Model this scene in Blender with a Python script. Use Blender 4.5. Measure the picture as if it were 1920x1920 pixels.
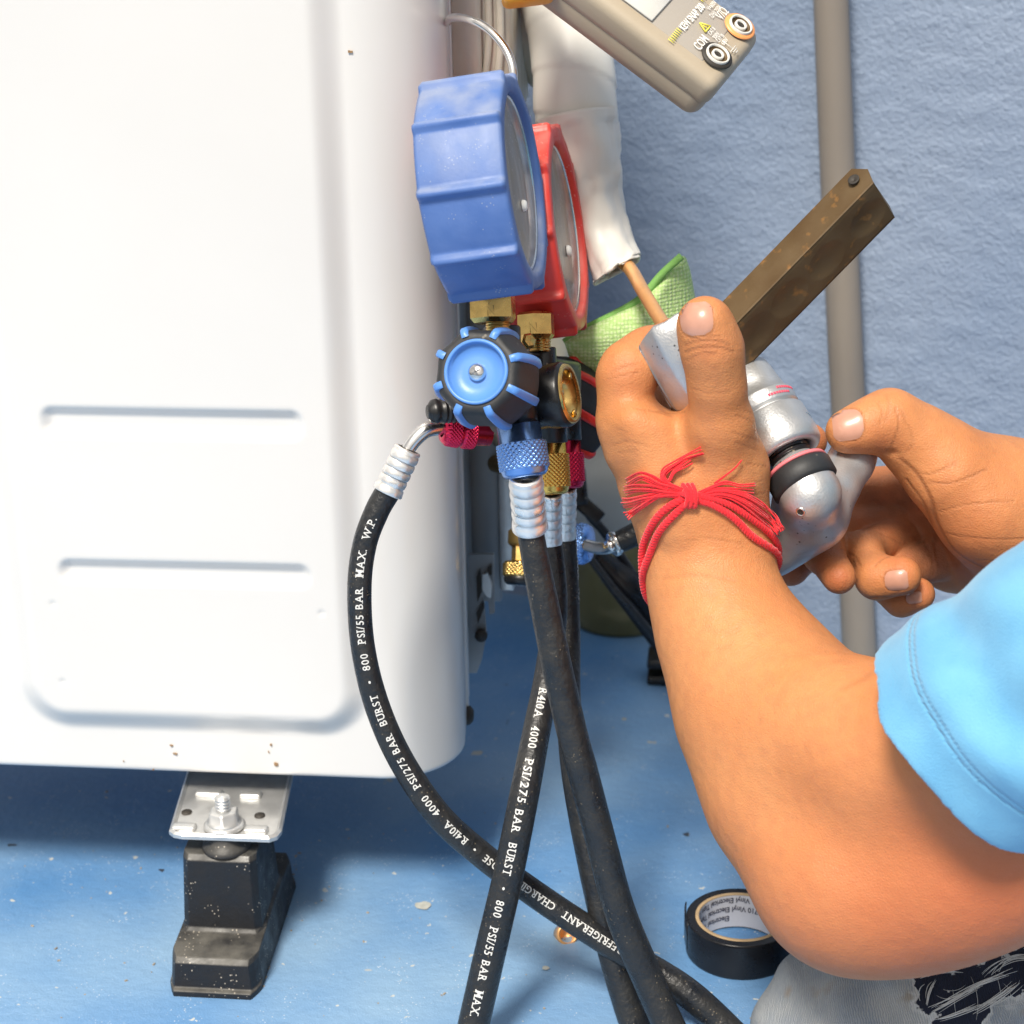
import bpy, bmesh, math, random
import numpy as np
from mathutils import Vector, Matrix, noise
from mathutils.bvhtree import BVHTree
random.seed(7); np.random.seed(7)
for o in list(bpy.data.objects): bpy.data.objects.remove(o)
S = bpy.context.scene
COL = S.collection
# ------------------------------------------------------------ camera, world, sun, exposure
FP = 3583.0                       # focal length in photograph pixels
PIT, ROL = math.radians(20), math.radians(1)
CC = np.array([0, 0, .62])
FW = np.array([0, math.cos(PIT), -math.sin(PIT)])
_r = np.array([1, 0, 0.]); _u = np.array([0, math.sin(PIT), math.cos(PIT)])
RT = math.cos(ROL)*_r - math.sin(ROL)*_u
UP = math.sin(ROL)*_r + math.cos(ROL)*_u
cam = bpy.data.cameras.new('camera'); co = bpy.data.objects.new('camera', cam); COL.objects.link(co)
co.matrix_world = Matrix(((RT[0], UP[0], -FW[0], CC[0]), (RT[1], UP[1], -FW[1], CC[1]), (RT[2], UP[2], -FW[2], CC[2]), (0, 0, 0, 1)))
cam.sensor_width = 36; cam.lens = 36*FP/1920; cam.clip_start = .02; cam.clip_end = 60
cam.dof.use_dof = True; cam.dof.focus_distance = .96; cam.dof.aperture_fstop = 13
S.camera = co
SUN_EL, SUN_AZ = math.radians(55), math.radians(202)      # azimuth the light comes from (0 = +Y, clockwise)
w = bpy.data.worlds.new('World'); S.world = w; w.use_nodes = True
nt = w.node_tree; bg = nt.nodes['Background']; sky = nt.nodes.new('ShaderNodeTexSky')
sky.sky_type = 'NISHITA'; sky.sun_disc = False; sky.sun_elevation = SUN_EL; sky.sun_rotation = SUN_AZ
sky.dust_density = 3.0; sky.ozone_density = .6
hs = nt.nodes.new('ShaderNodeHueSaturation'); hs.inputs['Saturation'].default_value = .16      # a hazy, milky sky
wm = nt.nodes.new('ShaderNodeMix'); wm.data_type = 'RGBA'; wm.blend_type = 'MULTIPLY'; wm.inputs[0].default_value = 1; wm.inputs[7].default_value = (1, .955, .90, 1)
nt.links.new(sky.outputs[0], hs.inputs['Color']); nt.links.new(hs.outputs[0], wm.inputs[6]); nt.links.new(wm.outputs[2], bg.inputs[0]); bg.inputs[1].default_value = .115
sl = bpy.data.lights.new('sun', 'SUN'); sl.energy = 4.1; sl.angle = math.radians(13); sl.color = (1, .93, .82)
so = bpy.data.objects.new('sun', sl); COL.objects.link(so)
_sd = Vector((math.sin(SUN_AZ)*math.cos(SUN_EL), math.cos(SUN_AZ)*math.cos(SUN_EL), math.sin(SUN_EL)))
so.rotation_euler = _sd.to_track_quat('Z', 'Y').to_euler(); so.location = (-.5, -.6, 2)
S.view_settings.view_transform = 'Standard'; S.view_settings.look = 'None'
S.view_settings.exposure = .16; S.view_settings.gamma = 1
S.render.engine = 'CYCLES'; S.cycles.max_bounces = 6; S.cycles.use_denoising = True

# ------------------------------------------------------------ pixel -> place helpers (metres)
def ray(px, py): return FW + (px-960)/FP*RT + (960-py)/FP*UP
def W(px, py, Y):
    d = ray(px, py); return CC + d*Y/d[1]
def MP(px, py, Y):                # metres per photograph pixel there
    return Y/ray(px, py)[1]/FP
def FL(px, py, z=0.):
    d = ray(px, py); return CC + d*(z-CC[2])/d[2]
def CV(x, y, t):                  # right, up, toward the camera
    v = x*RT + y*UP - t*FW; return v/np.linalg.norm(v)
def nrm(v): v = np.asarray(v, float); return v/max(np.linalg.norm(v), 1e-12)
def ONP(px, py, p0, n):
    d = ray(px, py); return CC + d*(np.dot(np.asarray(p0)-CC, n)/np.dot(d, n))
# ------------------------------------------------------------ objects
ORG = {}
def _link(o, parent, origin):
    COL.objects.link(o)
    if parent is not None: o.parent = parent
    ORG[o.name] = np.array(origin, float)
def thing(name, label, cat, loc, group=None):
    o = bpy.data.objects.new(name, None); o.empty_display_size = .02; o.location = loc
    o['label'] = label; o['category'] = cat
    if group: o['group'] = group
    _link(o, None, loc); return o
def tag(o, label=None, cat=None, group=None, kind=None):
    for k, v in (('label', label), ('category', cat), ('group', group), ('kind', kind)):
        if v: o[k] = v
    return o
def MO(name, v, f, mat, parent=None, smooth=True, attrs=None):
    v = np.asarray(v, float)
    if parent is None: org = v.mean(0); org[2] = v[:, 2].min()
    else: org = ORG[parent.name]
    me = bpy.data.meshes.new(name)
    vv = (v-org).astype(np.float32)
    if isinstance(f, np.ndarray) and f.ndim == 2:
        n, k = f.shape
        me.vertices.add(len(vv)); me.vertices.foreach_set('co', vv.ravel())
        me.loops.add(n*k); me.loops.foreach_set('vertex_index', f.astype(np.int32).ravel())
        me.polygons.add(n); me.polygons.foreach_set('loop_start', np.arange(0, n*k, k, dtype=np.int32))
        me.update(calc_edges=True)
    else:
        me.from_pydata(vv.tolist(), [], [tuple(int(i) for i in q) for q in f]); me.update()
    if smooth: me.polygons.foreach_set('use_smooth', [True]*len(me.polygons))
    for k, a in (attrs or {}).items():
        at = me.attributes.new(k, 'FLOAT', 'POINT'); at.data.foreach_set('value', np.asarray(a, np.float32))
    for m in (mat if isinstance(mat, (list, tuple)) else [mat]): me.materials.append(m)
    o = bpy.data.objects.new(name, me)
    if parent is None: o.location = org
    _link(o, parent, org); return o
def join(parts):
    V, Fc, n = [], [], 0
    for v, f in parts:
        V.append(np.asarray(v, float)); Fc += [tuple(int(i)+n for i in q) for q in f]; n += len(v)
    return np.vstack(V), Fc
def gridf(nu, nv, cu=False, off=0):
    i, j = np.meshgrid(np.arange(nu if cu else nu-1), np.arange(nv-1), indexing='ij')
    i = i.ravel(); j = j.ravel(); i2 = (i+1) % nu
    return np.stack([i*nv+j, i2*nv+j, i2*nv+j+1, i*nv+j+1], 1)+off
def perp(a):
    a = nrm(a); h = np.array([0, 0, 1.]) if abs(a[2]) < .9 else np.array([1., 0, 0])
    x = nrm(np.cross(h, a)); return x, np.cross(a, x)
def lathe(c, ax, prof, n=48, mod=None, x=None):
    """prof: (t, r) metres along ax from c; mod(theta, k, t, r) -> r. returns verts, faces"""
    ax = nrm(ax)
    if x is None: X, Y = perp(ax)
    else: X = nrm(np.asarray(x)-np.dot(x, ax)*ax); Y = np.cross(ax, X)
    th = np.arange(n)*2*math.pi/n; V = []
    for a in th:
        d = math.cos(a)*X+math.sin(a)*Y
        for k, (t, r) in enumerate(prof):
            rr = mod(a, k, t, r) if mod else r
            V.append(c+ax*t+d*rr)
    f = gridf(n, len(prof), True)
    f = f[:, ::-1]
    return np.array(V), [tuple(q) for q in f]
def spl(pts, n):
    """Catmull-Rom through rows, n samples"""
    P = np.asarray(pts, float); P = np.vstack([2*P[0]-P[1], P, 2*P[-1]-P[-2]])
    m = len(P)-3; out = []
    for q in np.linspace(0, m-1e-9, n):
        i = int(q); t = q-i; a, b, c, d = P[i:i+4]
        out.append(.5*((2*b)+(-a+c)*t+(2*a-5*b+4*c-d)*t*t+(-a+3*b-3*c+d)*t**3))
    return np.array(out)
def tube(path, rad, n=20, caps=True, mod=None, squash=None):
    P = np.asarray(path, float); m = len(P)
    rad = np.full(m, rad) if np.isscalar(rad) else np.asarray(rad)
    T = np.gradient(P, axis=0); T /= np.linalg.norm(T, axis=1)[:, None]+1e-12
    X, _ = perp(T[0]); fr = []
    for i in range(m):
        X = nrm(X-np.dot(X, T[i])*T[i]); fr.append((X, np.cross(T[i], X)))
    V = []
    for i in range(m):
        for k in range(n):
            a = 2*math.pi*k/n; r = rad[i]
            if mod: r = mod(i, a, r)
            V.append(P[i]+(math.cos(a)*fr[i][0]+math.sin(a)*fr[i][1])*r)
    V = np.array(V); f = []
    for i in range(m-1):
        for k in range(n):
            k2 = (k+1) % n; f.append((i*n+k, i*n+k2, (i+1)*n+k2, (i+1)*n+k))
    if caps:
        f.append(tuple(range(n))[::-1]); f.append(tuple((m-1)*n+k for k in range(n)))
    return V, f
def PYr(rows, n):                 # rows (px, py, Y, rpx) -> path, radii in metres
    q = spl(rows, n); P = np.array([W(a[0], a[1], a[2]) for a in q]); R = np.array([a[3]*MP(a[0], a[1], a[2]) for a in q])
    return P, R
def rbox(c, ex, ey, ez, sx, sy, sz, bev=.002, seg=2, taper=None):
    bm = bmesh.new(); bmesh.ops.create_cube(bm, size=1)
    for v in bm.verts:
        v.co = Vector((v.co.x*sx, v.co.y*sy, v.co.z*sz))
        if taper: v.co = Vector(taper(v.co))
    if bev > 0: bmesh.ops.bevel(bm, geom=bm.edges[:], offset=bev, segments=seg, profile=.5, affect='EDGES')
    bm.verts.ensure_lookup_table()
    V = np.array([c+np.asarray(ex)*v.co.x+np.asarray(ey)*v.co.y+np.asarray(ez)*v.co.z for v in bm.verts])
    flip = np.dot(np.cross(ex, ey), ez) < 0
    f = [tuple(x.index for x in (list(q.verts)[::-1] if flip else list(q.verts))) for q in bm.faces]; bm.free()
    return V, f
# ------------------------------------------------------------ materials
def mat(name, col, rough=.5, metal=0., spec=.5, var=0., vs=40., col2=None, bump=0., bs=200., specks=0., spcol=(.5, .48, .42), sps=260.,
        dust=0., dustcol=(.42, .36, .27), sss=0., coat=0., trans=0., sheen=0., streak=None, bdist=.001, rv=0.):
    m = bpy.data.materials.new(name); m.use_nodes = True; t = m.node_tree; N, L = t.nodes, t.links
    b = N['Principled BSDF']; b.inputs['Roughness'].default_value = rough; b.inputs['Metallic'].default_value = metal
    b.inputs['Specular IOR Level'].default_value = spec
    if coat: b.inputs['Coat Weight'].default_value = coat; b.inputs['Coat Roughness'].default_value = .12
    if trans: b.inputs['Transmission Weight'].default_value = trans
    if sheen: b.inputs['Sheen Weight'].default_value = sheen
    if sss: b.inputs['Subsurface Weight'].default_value = sss; b.inputs['Subsurface Radius'].default_value = (.006, .002, .001); b.inputs['Subsurface Scale'].default_value = 1.
    tc = N.new('ShaderNodeNewGeometry').outputs['Position']
    def noise_(scale, det=4, vec=None):
        q = N.new('ShaderNodeTexNoise'); q.inputs['Scale'].default_value = scale; q.inputs['Detail'].default_value = det
        L.new(vec or tc, q.inputs['Vector']); return q.outputs['Fac']
    def ramp(src, a, bb):
        q = N.new('ShaderNodeMapRange'); q.inputs['From Min'].default_value = a; q.inputs['From Max'].default_value = bb; L.new(src, q.inputs['Value']); return q.outputs[0]
    def mix(fac, A, B):
        q = N.new('ShaderNodeMix'); q.data_type = 'RGBA'
        if isinstance(fac, float): q.inputs[0].default_value = fac
        else: L.new(fac, q.inputs[0])
        for s, x in ((6, A), (7, B)):
            if isinstance(x, tuple): q.inputs[s].default_value = (*x[:3], 1)
            else: L.new(x, q.inputs[s])
        return q.outputs[2]
    c = tuple(col)
    if var or col2:
        c2 = col2 or tuple(x*(1-var) for x in col)
        c = mix(ramp(noise_(vs, 5), .35, .65), c, c2)
    if streak:
        mp = N.new('ShaderNodeMapping'); mp.inputs['Scale'].default_value = streak[1]; L.new(tc, mp.inputs['Vector'])
        c = mix(ramp(noise_(1, 3, mp.outputs[0]), *(streak[2] if len(streak) > 2 else (.5, .75))), c, streak[0])
    if dust:
        nz = N.new('ShaderNodeNewGeometry'); sx = N.new('ShaderNodeSeparateXYZ'); L.new(nz.outputs['Normal'], sx.inputs[0])
        u = ramp(sx.outputs[2], .15, .9); g = ramp(noise_(55, 5), .3, .62)
        mm = N.new('ShaderNodeMath'); mm.operation = 'MULTIPLY'; L.new(u, mm.inputs[0]); L.new(g, mm.inputs[1])
        m2 = N.new('ShaderNodeMath'); m2.operation = 'MULTIPLY'; L.new(mm.outputs[0], m2.inputs[0]); m2.inputs[1].default_value = dust
        c = mix(m2.outputs[0], c, dustcol)
    if specks:
        vo = N.new('ShaderNodeTexVoronoi'); vo.inputs['Scale'].default_value = sps; L.new(tc, vo.inputs['Vector'])
        a = ramp(vo.outputs['Distance'], .22, .12); g = ramp(noise_(sps*.16, 2), .62-specks*.2, .66-specks*.2)
        mm = N.new('ShaderNodeMath'); mm.operation = 'MULTIPLY'; L.new(a, mm.inputs[0]); L.new(g, mm.inputs[1])
        c = mix(mm.outputs[0], c, spcol)
    if isinstance(c, tuple): b.inputs['Base Color'].default_value = (*c, 1)
    else: L.new(c, b.inputs['Base Color'])
    if rv: 
        q = N.new('ShaderNodeMapRange'); q.inputs['To Min'].default_value = max(rough-rv, .02); q.inputs['To Max'].default_value = min(rough+rv, 1); q.inputs['From Min'].default_value = .3; q.inputs['From Max'].default_value = .7
        L.new(noise_(90, 4), q.inputs['Value']); L.new(q.outputs[0], b.inputs['Roughness'])
    if bump:
        q = N.new('ShaderNodeBump'); q.inputs['Strength'].default_value = bump; q.inputs['Distance'].default_value = bdist
        L.new(noise_(bs, 5), q.inputs['Height']); L.new(q.outputs[0], b.inputs['Normal'])
    m['n'] = 1
    return m
M = {}
M['shell'] = mat('white_enamel', (.71, .695, .675), .30, coat=.2, var=.03, vs=6, bump=.05, bs=60)
M['shelldark'] = mat('side_metal', (.30, .32, .34), .45, metal=.4, var=.15, vs=30, streak=((.42, .38, .33), (30, 30, 3)))
M['cream'] = mat('cream_plastic', (.72, .66, .55), .35, coat=.3, var=.12, vs=30, streak=((.45, .36, .24), (60, 60, 8)), bump=.3, bs=50, bdist=.003)
M['bluerub'] = mat('blue_rubber', (.06, .135, .38), .55, var=.2, vs=45, col2=(.095, .18, .44), dust=.7, dustcol=(.30, .34, .44), specks=.3, spcol=(.30, .34, .44), sps=620, bump=.12, bs=500, rv=.12)
M['redrub'] = mat('red_rubber', (.80, .055, .04), .42, var=.15, vs=60, dust=.35, dustcol=(.80, .34, .28), specks=.3, spcol=(.80, .42, .35), sps=620, bump=.1, bs=500, rv=.1)
M['dial'] = mat('dial_grey', (.30, .30, .31), .5, var=.3, vs=60)
M['brass'] = mat('brass', (.85, .58, .20), .28, metal=1, var=.25, vs=130, bump=.1, bs=400, rv=.12)
M['dbrass'] = mat('dull_brass', (.55, .36, .12), .4, metal=.9, var=.25, vs=100, bump=.1, bs=300)
M['black'] = mat('black_plastic', (.012, .012, .013), .32, var=.3, vs=80, specks=.15, spcol=(.2, .17, .12), bump=.08, bs=400, rv=.1)
M['blackm'] = mat('black_grip', (.022, .023, .025), .55, specks=.1, spcol=(.16, .14, .11), bump=.1, bs=600)
M['hose'] = mat('hose_rubber', (.012, .014, .018), .36, var=.3, vs=90, col2=(.022, .022, .022), specks=.45, spcol=(.16, .13, .09), sps=520, bump=.7, bs=330, bdist=.0012, rv=.12)
M['print'] = mat('white_print', (.72, .72, .70), .6, var=.2, vs=500)
M['kblue'] = mat('knob_blue', (.10, .27, .68), .38, var=.08, vs=60, bump=.05, bs=800)
M['kred'] = mat('knob_red', (.80, .04, .03), .38)
M['ablue'] = mat('anodised_blue', (.22, .40, .80), .24, metal=.9, rv=.05)
M['ared'] = mat('anodised_red', (.80, .03, .10), .25, metal=.85, rv=.05)
M['agold'] = mat('anodised_gold', (.96, .58, .13), .25, metal=.9, rv=.05)
M['chrome'] = mat('bright_metal', (.86, .84, .81), .2, metal=1, var=.06, vs=200, rv=.08)
M['alu'] = mat('aluminium_ferrule', (.90, .88, .85), .34, metal=.75, bump=.15, bs=300, rv=.12)
M['cast'] = mat('cast_aluminium', (.60, .605, .61), .42, metal=.7, var=.12, vs=60, bump=.2, bs=900, specks=.1, spcol=(.1, .1, .1), sps=300, rv=.1)
M['bar'] = mat('rusty_steel', (.092, .052, .018), .5, metal=.2, col2=(.125, .080, .035), vs=40, streak=((.30, .14, .035), (130, 130, 130), (.60, .74)), bump=.15, bs=200, rv=.12)
M['galv'] = mat('galvanised', (.66, .66, .65), .4, metal=.75, var=.15, vs=80, bump=.12, bs=120, rv=.1)
M['foot'] = mat('foot_rubber', (.008, .0085, .011), .5, dust=.5, dustcol=(.20, .19, .165), specks=.5, spcol=(.40, .36, .30), sps=420, bump=.3, bs=300, rv=.15)
M['copper'] = mat('copper', (.95, .50, .20), .36, metal=.5, var=.15, vs=60, rv=.08)
M['wrap'] = mat('white_tape', (.80, .78, .72), .4, var=.05, vs=14, bump=.15, bs=60)
M['wrapd'] = mat('old_tape', (.66, .60, .46), .45, var=.15, vs=14, bump=.15, bs=60)
M['beige'] = mat('beige_plastic', (.43, .36, .265), .42, var=.06, vs=30, bump=.08, bs=900)
M['taupe'] = mat('taupe_plate', (.40, .36, .31), .5, bump=.05, bs=900)
M['lcd'] = mat('pale_screen', (.68, .66, .61), .25)
M['orange'] = mat('orange_plastic', (.90, .38, .03), .35)
M['ringo'] = mat('orange_ring', (.90, .36, .12), .4)
M['yellow'] = mat('yellow_print', (.85, .75, .10), .5)
M['whitep'] = mat('white_ink', (.85, .84, .80), .5)
M['dark'] = mat('dark_hole', (.03, .025, .02), .6)
M['cotton'] = mat('red_thread', (.92, .010, .022), .8, var=.2, vs=500, bump=.5, bs=900, sheen=.3)
M['card'] = mat('cardboard', (.46, .33, .19), .8, var=.2, vs=120)
M['liner'] = mat('liner_paper', (.62, .62, .66), .6)
M['ink'] = mat('navy_ink', (.02, .02, .05), .6)
M['vinyl'] = mat('black_vinyl', (.008, .008, .01), .3, bump=.1, bs=60, rv=.08)
M['nail'] = mat('nail', (.56, .285, .20), .32, coat=.25, var=.08, vs=200, bump=.05, bs=300)
M['olive'] = mat('olive_plastic', (.16, .15, .06), .35, var=.25, vs=20, streak=((.30, .27, .14), (18, 18, 40)))
M['pale'] = mat('pale_plastic', (.50, .50, .46), .5, var=.1, vs=20)
M['pipe'] = mat('grey_pipe', (.27, .235, .20), .5, var=.12, vs=6, streak=((.32, .27, .21), (25, 25, 4)), bump=.08, bs=80)

def nodes(m): return m.node_tree.nodes, m.node_tree.links
# skin
def skin_mat():
    m = mat('skin', (.55, .24, .10), .50, sss=.14, spec=.4)
    N, L = nodes(m); b = N['Principled BSDF']; tc = N.new('ShaderNodeNewGeometry').outputs['Position']
    def no(s, d=5):
        q = N.new('ShaderNodeTexNoise'); q.inputs['Scale'].default_value = s; q.inputs['Detail'].default_value = d; L.new(tc, q.inputs['Vector']); return q.outputs['Fac']
    def mr(src, a, c, lo=0, hi=1):
        q = N.new('ShaderNodeMapRange'); q.inputs['From Min'].default_value = a; q.inputs['From Max'].default_value = c
        q.inputs['To Min'].default_value = lo; q.inputs['To Max'].default_value = hi; L.new(src, q.inputs['Value']); return q.outputs[0]
    def mx(f, A, B):
        q = N.new('ShaderNodeMix'); q.data_type = 'RGBA'; L.new(f, q.inputs[0])
        for s, x in ((6, A), (7, B)):
            if isinstance(x, tuple): q.inputs[s].default_value = (*x, 1)
            else: L.new(x, q.inputs[s])
        return q.outputs[2]
    def at(n):
        q = N.new('ShaderNodeAttribute'); q.attribute_name = n; return q.outputs['Fac']
    c = mx(mr(no(22), .35, .68, 0, .6), (.61, .258, .100), (.53, .190, .064))
    c = mx(mr(no(160, 3), .42, .66, 0, .28), c, (.46, .18, .08))
    c = mx(at('red'), c, (.48, .135, .055))
    gm_ = N.new('ShaderNodeMath'); gm_.operation = 'MULTIPLY'; L.new(at('grime_shade'), gm_.inputs[0]); L.new(mr(no(75), .25, .6, .45, 1), gm_.inputs[1])
    c = mx(gm_.outputs[0], c, (.16, .075, .04))  # hand grime, and the right palm's shade painted into the skin colour
    c = mx(mr(at('crease'), 0, 1, 0, .62), c, (.20, .07, .03))
    v = N.new('ShaderNodeTexVoronoi'); v.inputs['Scale'].default_value = 330; L.new(tc, v.inputs['Vector'])
    g = N.new('ShaderNodeMath'); g.operation = 'MULTIPLY'; L.new(mr(v.outputs['Distance'], .16, .08), g.inputs[0]); L.new(mr(no(28, 2), .56, .64, 0, .35), g.inputs[1])
    c = mx(g.outputs[0], c, (.25, .12, .06))
    L.new(c, b.inputs['Base Color'])
    L.new(mr(no(120), .3, .7, .44, .60), b.inputs['Roughness']); b.inputs['Specular IOR Level'].default_value = .35
    v2 = N.new('ShaderNodeTexVoronoi'); v2.feature = 'DISTANCE_TO_EDGE'; v2.inputs['Scale'].default_value = 700; L.new(tc, v2.inputs['Vector'])
    b1 = N.new('ShaderNodeBump'); b1.inputs['Strength'].default_value = .3; b1.inputs['Distance'].default_value = .0004; L.new(mr(v2.outputs['Distance'], 0, .3), b1.inputs['Height'])
    b2 = N.new('ShaderNodeBump'); b2.invert = True; b2.inputs['Strength'].default_value = .7; b2.inputs['Distance'].default_value = .0008; L.new(at('crease'), b2.inputs['Height']); L.new(b1.outputs[0], b2.inputs['Normal'])
    b3 = N.new('ShaderNodeBump'); b3.inputs['Strength'].default_value = .45; b3.inputs['Distance'].default_value = .0014; L.new(no(130, 4), b3.inputs['Height']); L.new(b2.outputs[0], b3.inputs['Normal'])
    L.new(b3.outputs[0], b.inputs['Normal'])
    return m
M['skin'] = skin_mat()
def paint_mat(name, base, light, scale, bumps, chips=0., rg=(.45, .65)):
    m = mat(name, base, .5, spec=.4); N, L = nodes(m); b = N['Principled BSDF']; tc = N.new('ShaderNodeNewGeometry').outputs['Position']
    def no(s, d=5, vec=None):
        q = N.new('ShaderNodeTexNoise'); q.inputs['Scale'].default_value = s; q.inputs['Detail'].default_value = d; L.new(vec or tc, q.inputs['Vector']); return q.outputs['Fac']
    def mr(src, a, c, lo=0, hi=1):
        q = N.new('ShaderNodeMapRange'); q.inputs['From Min'].default_value = a; q.inputs['From Max'].default_value = c
        q.inputs['To Min'].default_value = lo; q.inputs['To Max'].default_value = hi; L.new(src, q.inputs['Value']); return q.outputs[0]
    def mx(f, A, B):
        q = N.new('ShaderNodeMix'); q.data_type = 'RGBA'; L.new(f, q.inputs[0])
        for s, x in ((6, A), (7, B)):
            if isinstance(x, tuple): q.inputs[s].default_value = (*x, 1)
            else: L.new(x, q.inputs[s])
        return q.outputs[2]
    c = mx(mr(no(scale), .35, .68), base, light)
    if chips:
        for s, lo, colr in ((26, .735, (.42, .42, .38)), (120, .70, (.50, .52, .50)), (60, .735, (.04, .05, .07))):
            c = mx(mr(no(s, 3), lo, lo+.012), c, colr)
        v = N.new('ShaderNodeTexVoronoi'); v.inputs['Scale'].default_value = 420; L.new(tc, v.inputs['Vector'])
        g = N.new('ShaderNodeMath'); g.operation = 'MULTIPLY'; L.new(mr(v.outputs['Distance'], .2, .1), g.inputs[0]); L.new(mr(no(40, 3), .5, .62), g.inputs[1])
        c = mx(g.outputs[0], c, (.60, .66, .72))
    L.new(c, b.inputs['Base Color'])
    L.new(mr(no(9), .3, .7, *rg), b.inputs['Roughness'])
    prev = None
    for s, st, di in bumps:
        q = N.new('ShaderNodeBump'); q.inputs['Strength'].default_value = st; q.inputs['Distance'].default_value = di; L.new(no(s, 3), q.inputs['Height'])
        if prev: L.new(prev, q.inputs['Normal'])
        prev = q.outputs[0]
    L.new(prev, b.inputs['Normal']); return m
M['floor'] = paint_mat('blue_floor_paint', (.075, .215, .46), (.27, .41, .56), 4, ((150, .35, .002), (900, .4, .0006)), chips=1, rg=(.26, .46))
M['wall'] = paint_mat('blue_wall_paint', (.225, .295, .42), (.27, .335, .45), 5, ((290, .6, .0022), (90, .3, .003)))

# ------------------------------------------------------------ setting: floor, wall
def floor_mesh():
    xs = np.linspace(-3, 3, 61); ys = np.linspace(-1.5, 1.75, 51)
    V = [(x, y, .0006*noise.noise(Vector((x*9, y*9, 0)))) for x in xs for y in ys]
    return V, gridf(61, 51)
v, f = floor_mesh(); tag(MO('floor', v, f, M['floor']), kind='structure')
UXW = nrm((1, -.45, 0)); WALL0 = np.array([.085, 1.462, 0.]); WN = np.array([UXW[1], -UXW[0], 0])
def wall_mesh():
    us = np.concatenate([np.linspace(-3, -.35, 20), np.linspace(-.33, .6, 260), np.linspace(.65, 3, 20)])
    zs = np.concatenate([np.linspace(-.02, .9, 260), np.linspace(1., 2.6, 12)])
    V = np.empty((len(us), len(zs), 3)); k = 0
    for i, u in enumerate(us):
        for j, z in enumerate(zs):
            d = .0007*noise.noise(Vector((u*45, z*70, 1.))) + .0005*noise.noise(Vector((u*130, z*170, 4.)))
            V[i, j] = WALL0+UXW*u+WN*d+np.array([0, 0, z])
    return V.reshape(-1, 3), gridf(len(us), len(zs))
v, f = wall_mesh(); ow = MO('wall', v, f, M['wall'])
tag(ow, kind='structure')
# grey conduit against the wall
t = thing('conduit_pipe', 'grey vertical plastic conduit standing in front of the blue wall', 'pipe', W(1600, 1290, 1.37))
P, R = PYr([(1552, -300, 1.372, 33), (1558, 0, 1.372, 33), (1578, 500, 1.37, 33), (1597, 900, 1.368, 32), (1612, 1240, 1.365, 32), (1617, 1330, 1.365, 32)], 40)
P[-1][2] = 0
MO('pipe_body', *tube(P, R, 28), M['pipe'], t)

# ------------------------------------------------------------ air conditioner
B0 = FL(0, 1438, .095); B1 = FL(780, 1467, .095); UX = nrm(B1-B0); UN = np.array([UX[1], -UX[0], 0.]); ZZ = np.array([0, 0, 1.])
def FPL(px, py):
    p = ONP(px, py, B0, UN); return np.dot(p-B0, UX), p[2]
U1 = .2275; RC = .045
def sm(x, a, b):
    t = np.clip((x-a)/(b-a), 0, 1); return t*t*(3-2*t)
def rr_sdf(u, v, u0, u1, v0, v1, r):
    cx, cy = (u0+u1)/2, (v0+v1)/2; qx = np.abs(u-cx)-(u1-u0)/2+r; qy = np.abs(v-cy)-(v1-v0)/2+r
    return np.hypot(np.maximum(qx, 0), np.maximum(qy, 0))+np.minimum(np.maximum(qx, qy), 0)-r
ac = thing('air_conditioner', 'large white air conditioner outdoor unit with two pressed grooves', 'air conditioner', B0+UX*.1-UN*.12-ZZ*.0)
def shell():
    s = np.concatenate([np.linspace(-.42, -.03, 30), np.arange(-.028, U1, .0013), U1+np.linspace(0, RC*math.pi/2, 44)[0:], U1+RC*math.pi/2+np.linspace(.004, .032, 8)])
    vv = np.concatenate([np.linspace(0, .004, 5), np.arange(.0055, .46, .0014), np.linspace(.465, .74, 40)])
    Sg, Vg = np.meshgrid(s, vv, indexing='ij')
    g = np.zeros_like(Sg)
    v_ = Vg+.095
    d = rr_sdf(Sg, v_, .0165, .2265, .122, 1.2, .032)     # raised field
    g += .0080*sm(-d, 0, .0175)
    (a0, b1_), (a1, b0_) = FPL(80, 752), FPL(578, 818)
    for (pa, pb) in (((78, 750), (580, 822)), ((112, 1034), (594, 1098))):
        ua, va = FPL(*pa); ub, vb = FPL(*pb); slope = (FPL(pb[0], pb[1])[1]-FPL(pa[0], pb[1])[1])
        dd = rr_sdf(Sg, v_, ua, ub, vb, va, .008)
        g -= .0040*sm(-dd, 0, .0072)
    for px, py in ((108, 1122), (126, 1267), (608, 1140)):
        uu, v0 = FPL(px, py); g -= .0011*np.exp(-((Sg-uu)**2+(v_-v0)**2)/.0013**2)
    g += .0004*np.sin(Sg*23+1)*np.sin(Vg*17)
    bot = .004*(1-np.sqrt(np.clip(1-(1-np.clip(Vg/.004, 0, 1))**2, 0, 1)))   # rounded lower lip
    out = g-bot
    flat = np.minimum(Sg, U1); a = np.clip((Sg-U1)/RC, 0, math.pi/2); ext = np.maximum(Sg-U1-RC*math.pi/2, 0)
    rr = RC+out
    X = flat+rr*np.sin(a); D = RC-rr*np.cos(a)+ext; X = X-ext*.10
    X = np.where(Sg <= U1, Sg, X); D = np.where(Sg <= U1, -out, D)
    V = B0[None, None]*np.array([1, 1, 0])+X[..., None]*UX-D[..., None]*UN+v_[..., None]*ZZ
    return V.reshape(-1, 3), gridf(len(s), len(vv)), len(s), len(vv)
v, f, ns, nv = shell()
front = MO('front_panel', v, f, M['shell'], ac)
mod = front.modifiers.new('t', 'SOLIDIFY'); mod.thickness = .0012; mod.offset = -1
def UB(u, d, z): return B0*np.array([1, 1, 0])+UX*u-UN*d+ZZ*z
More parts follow.
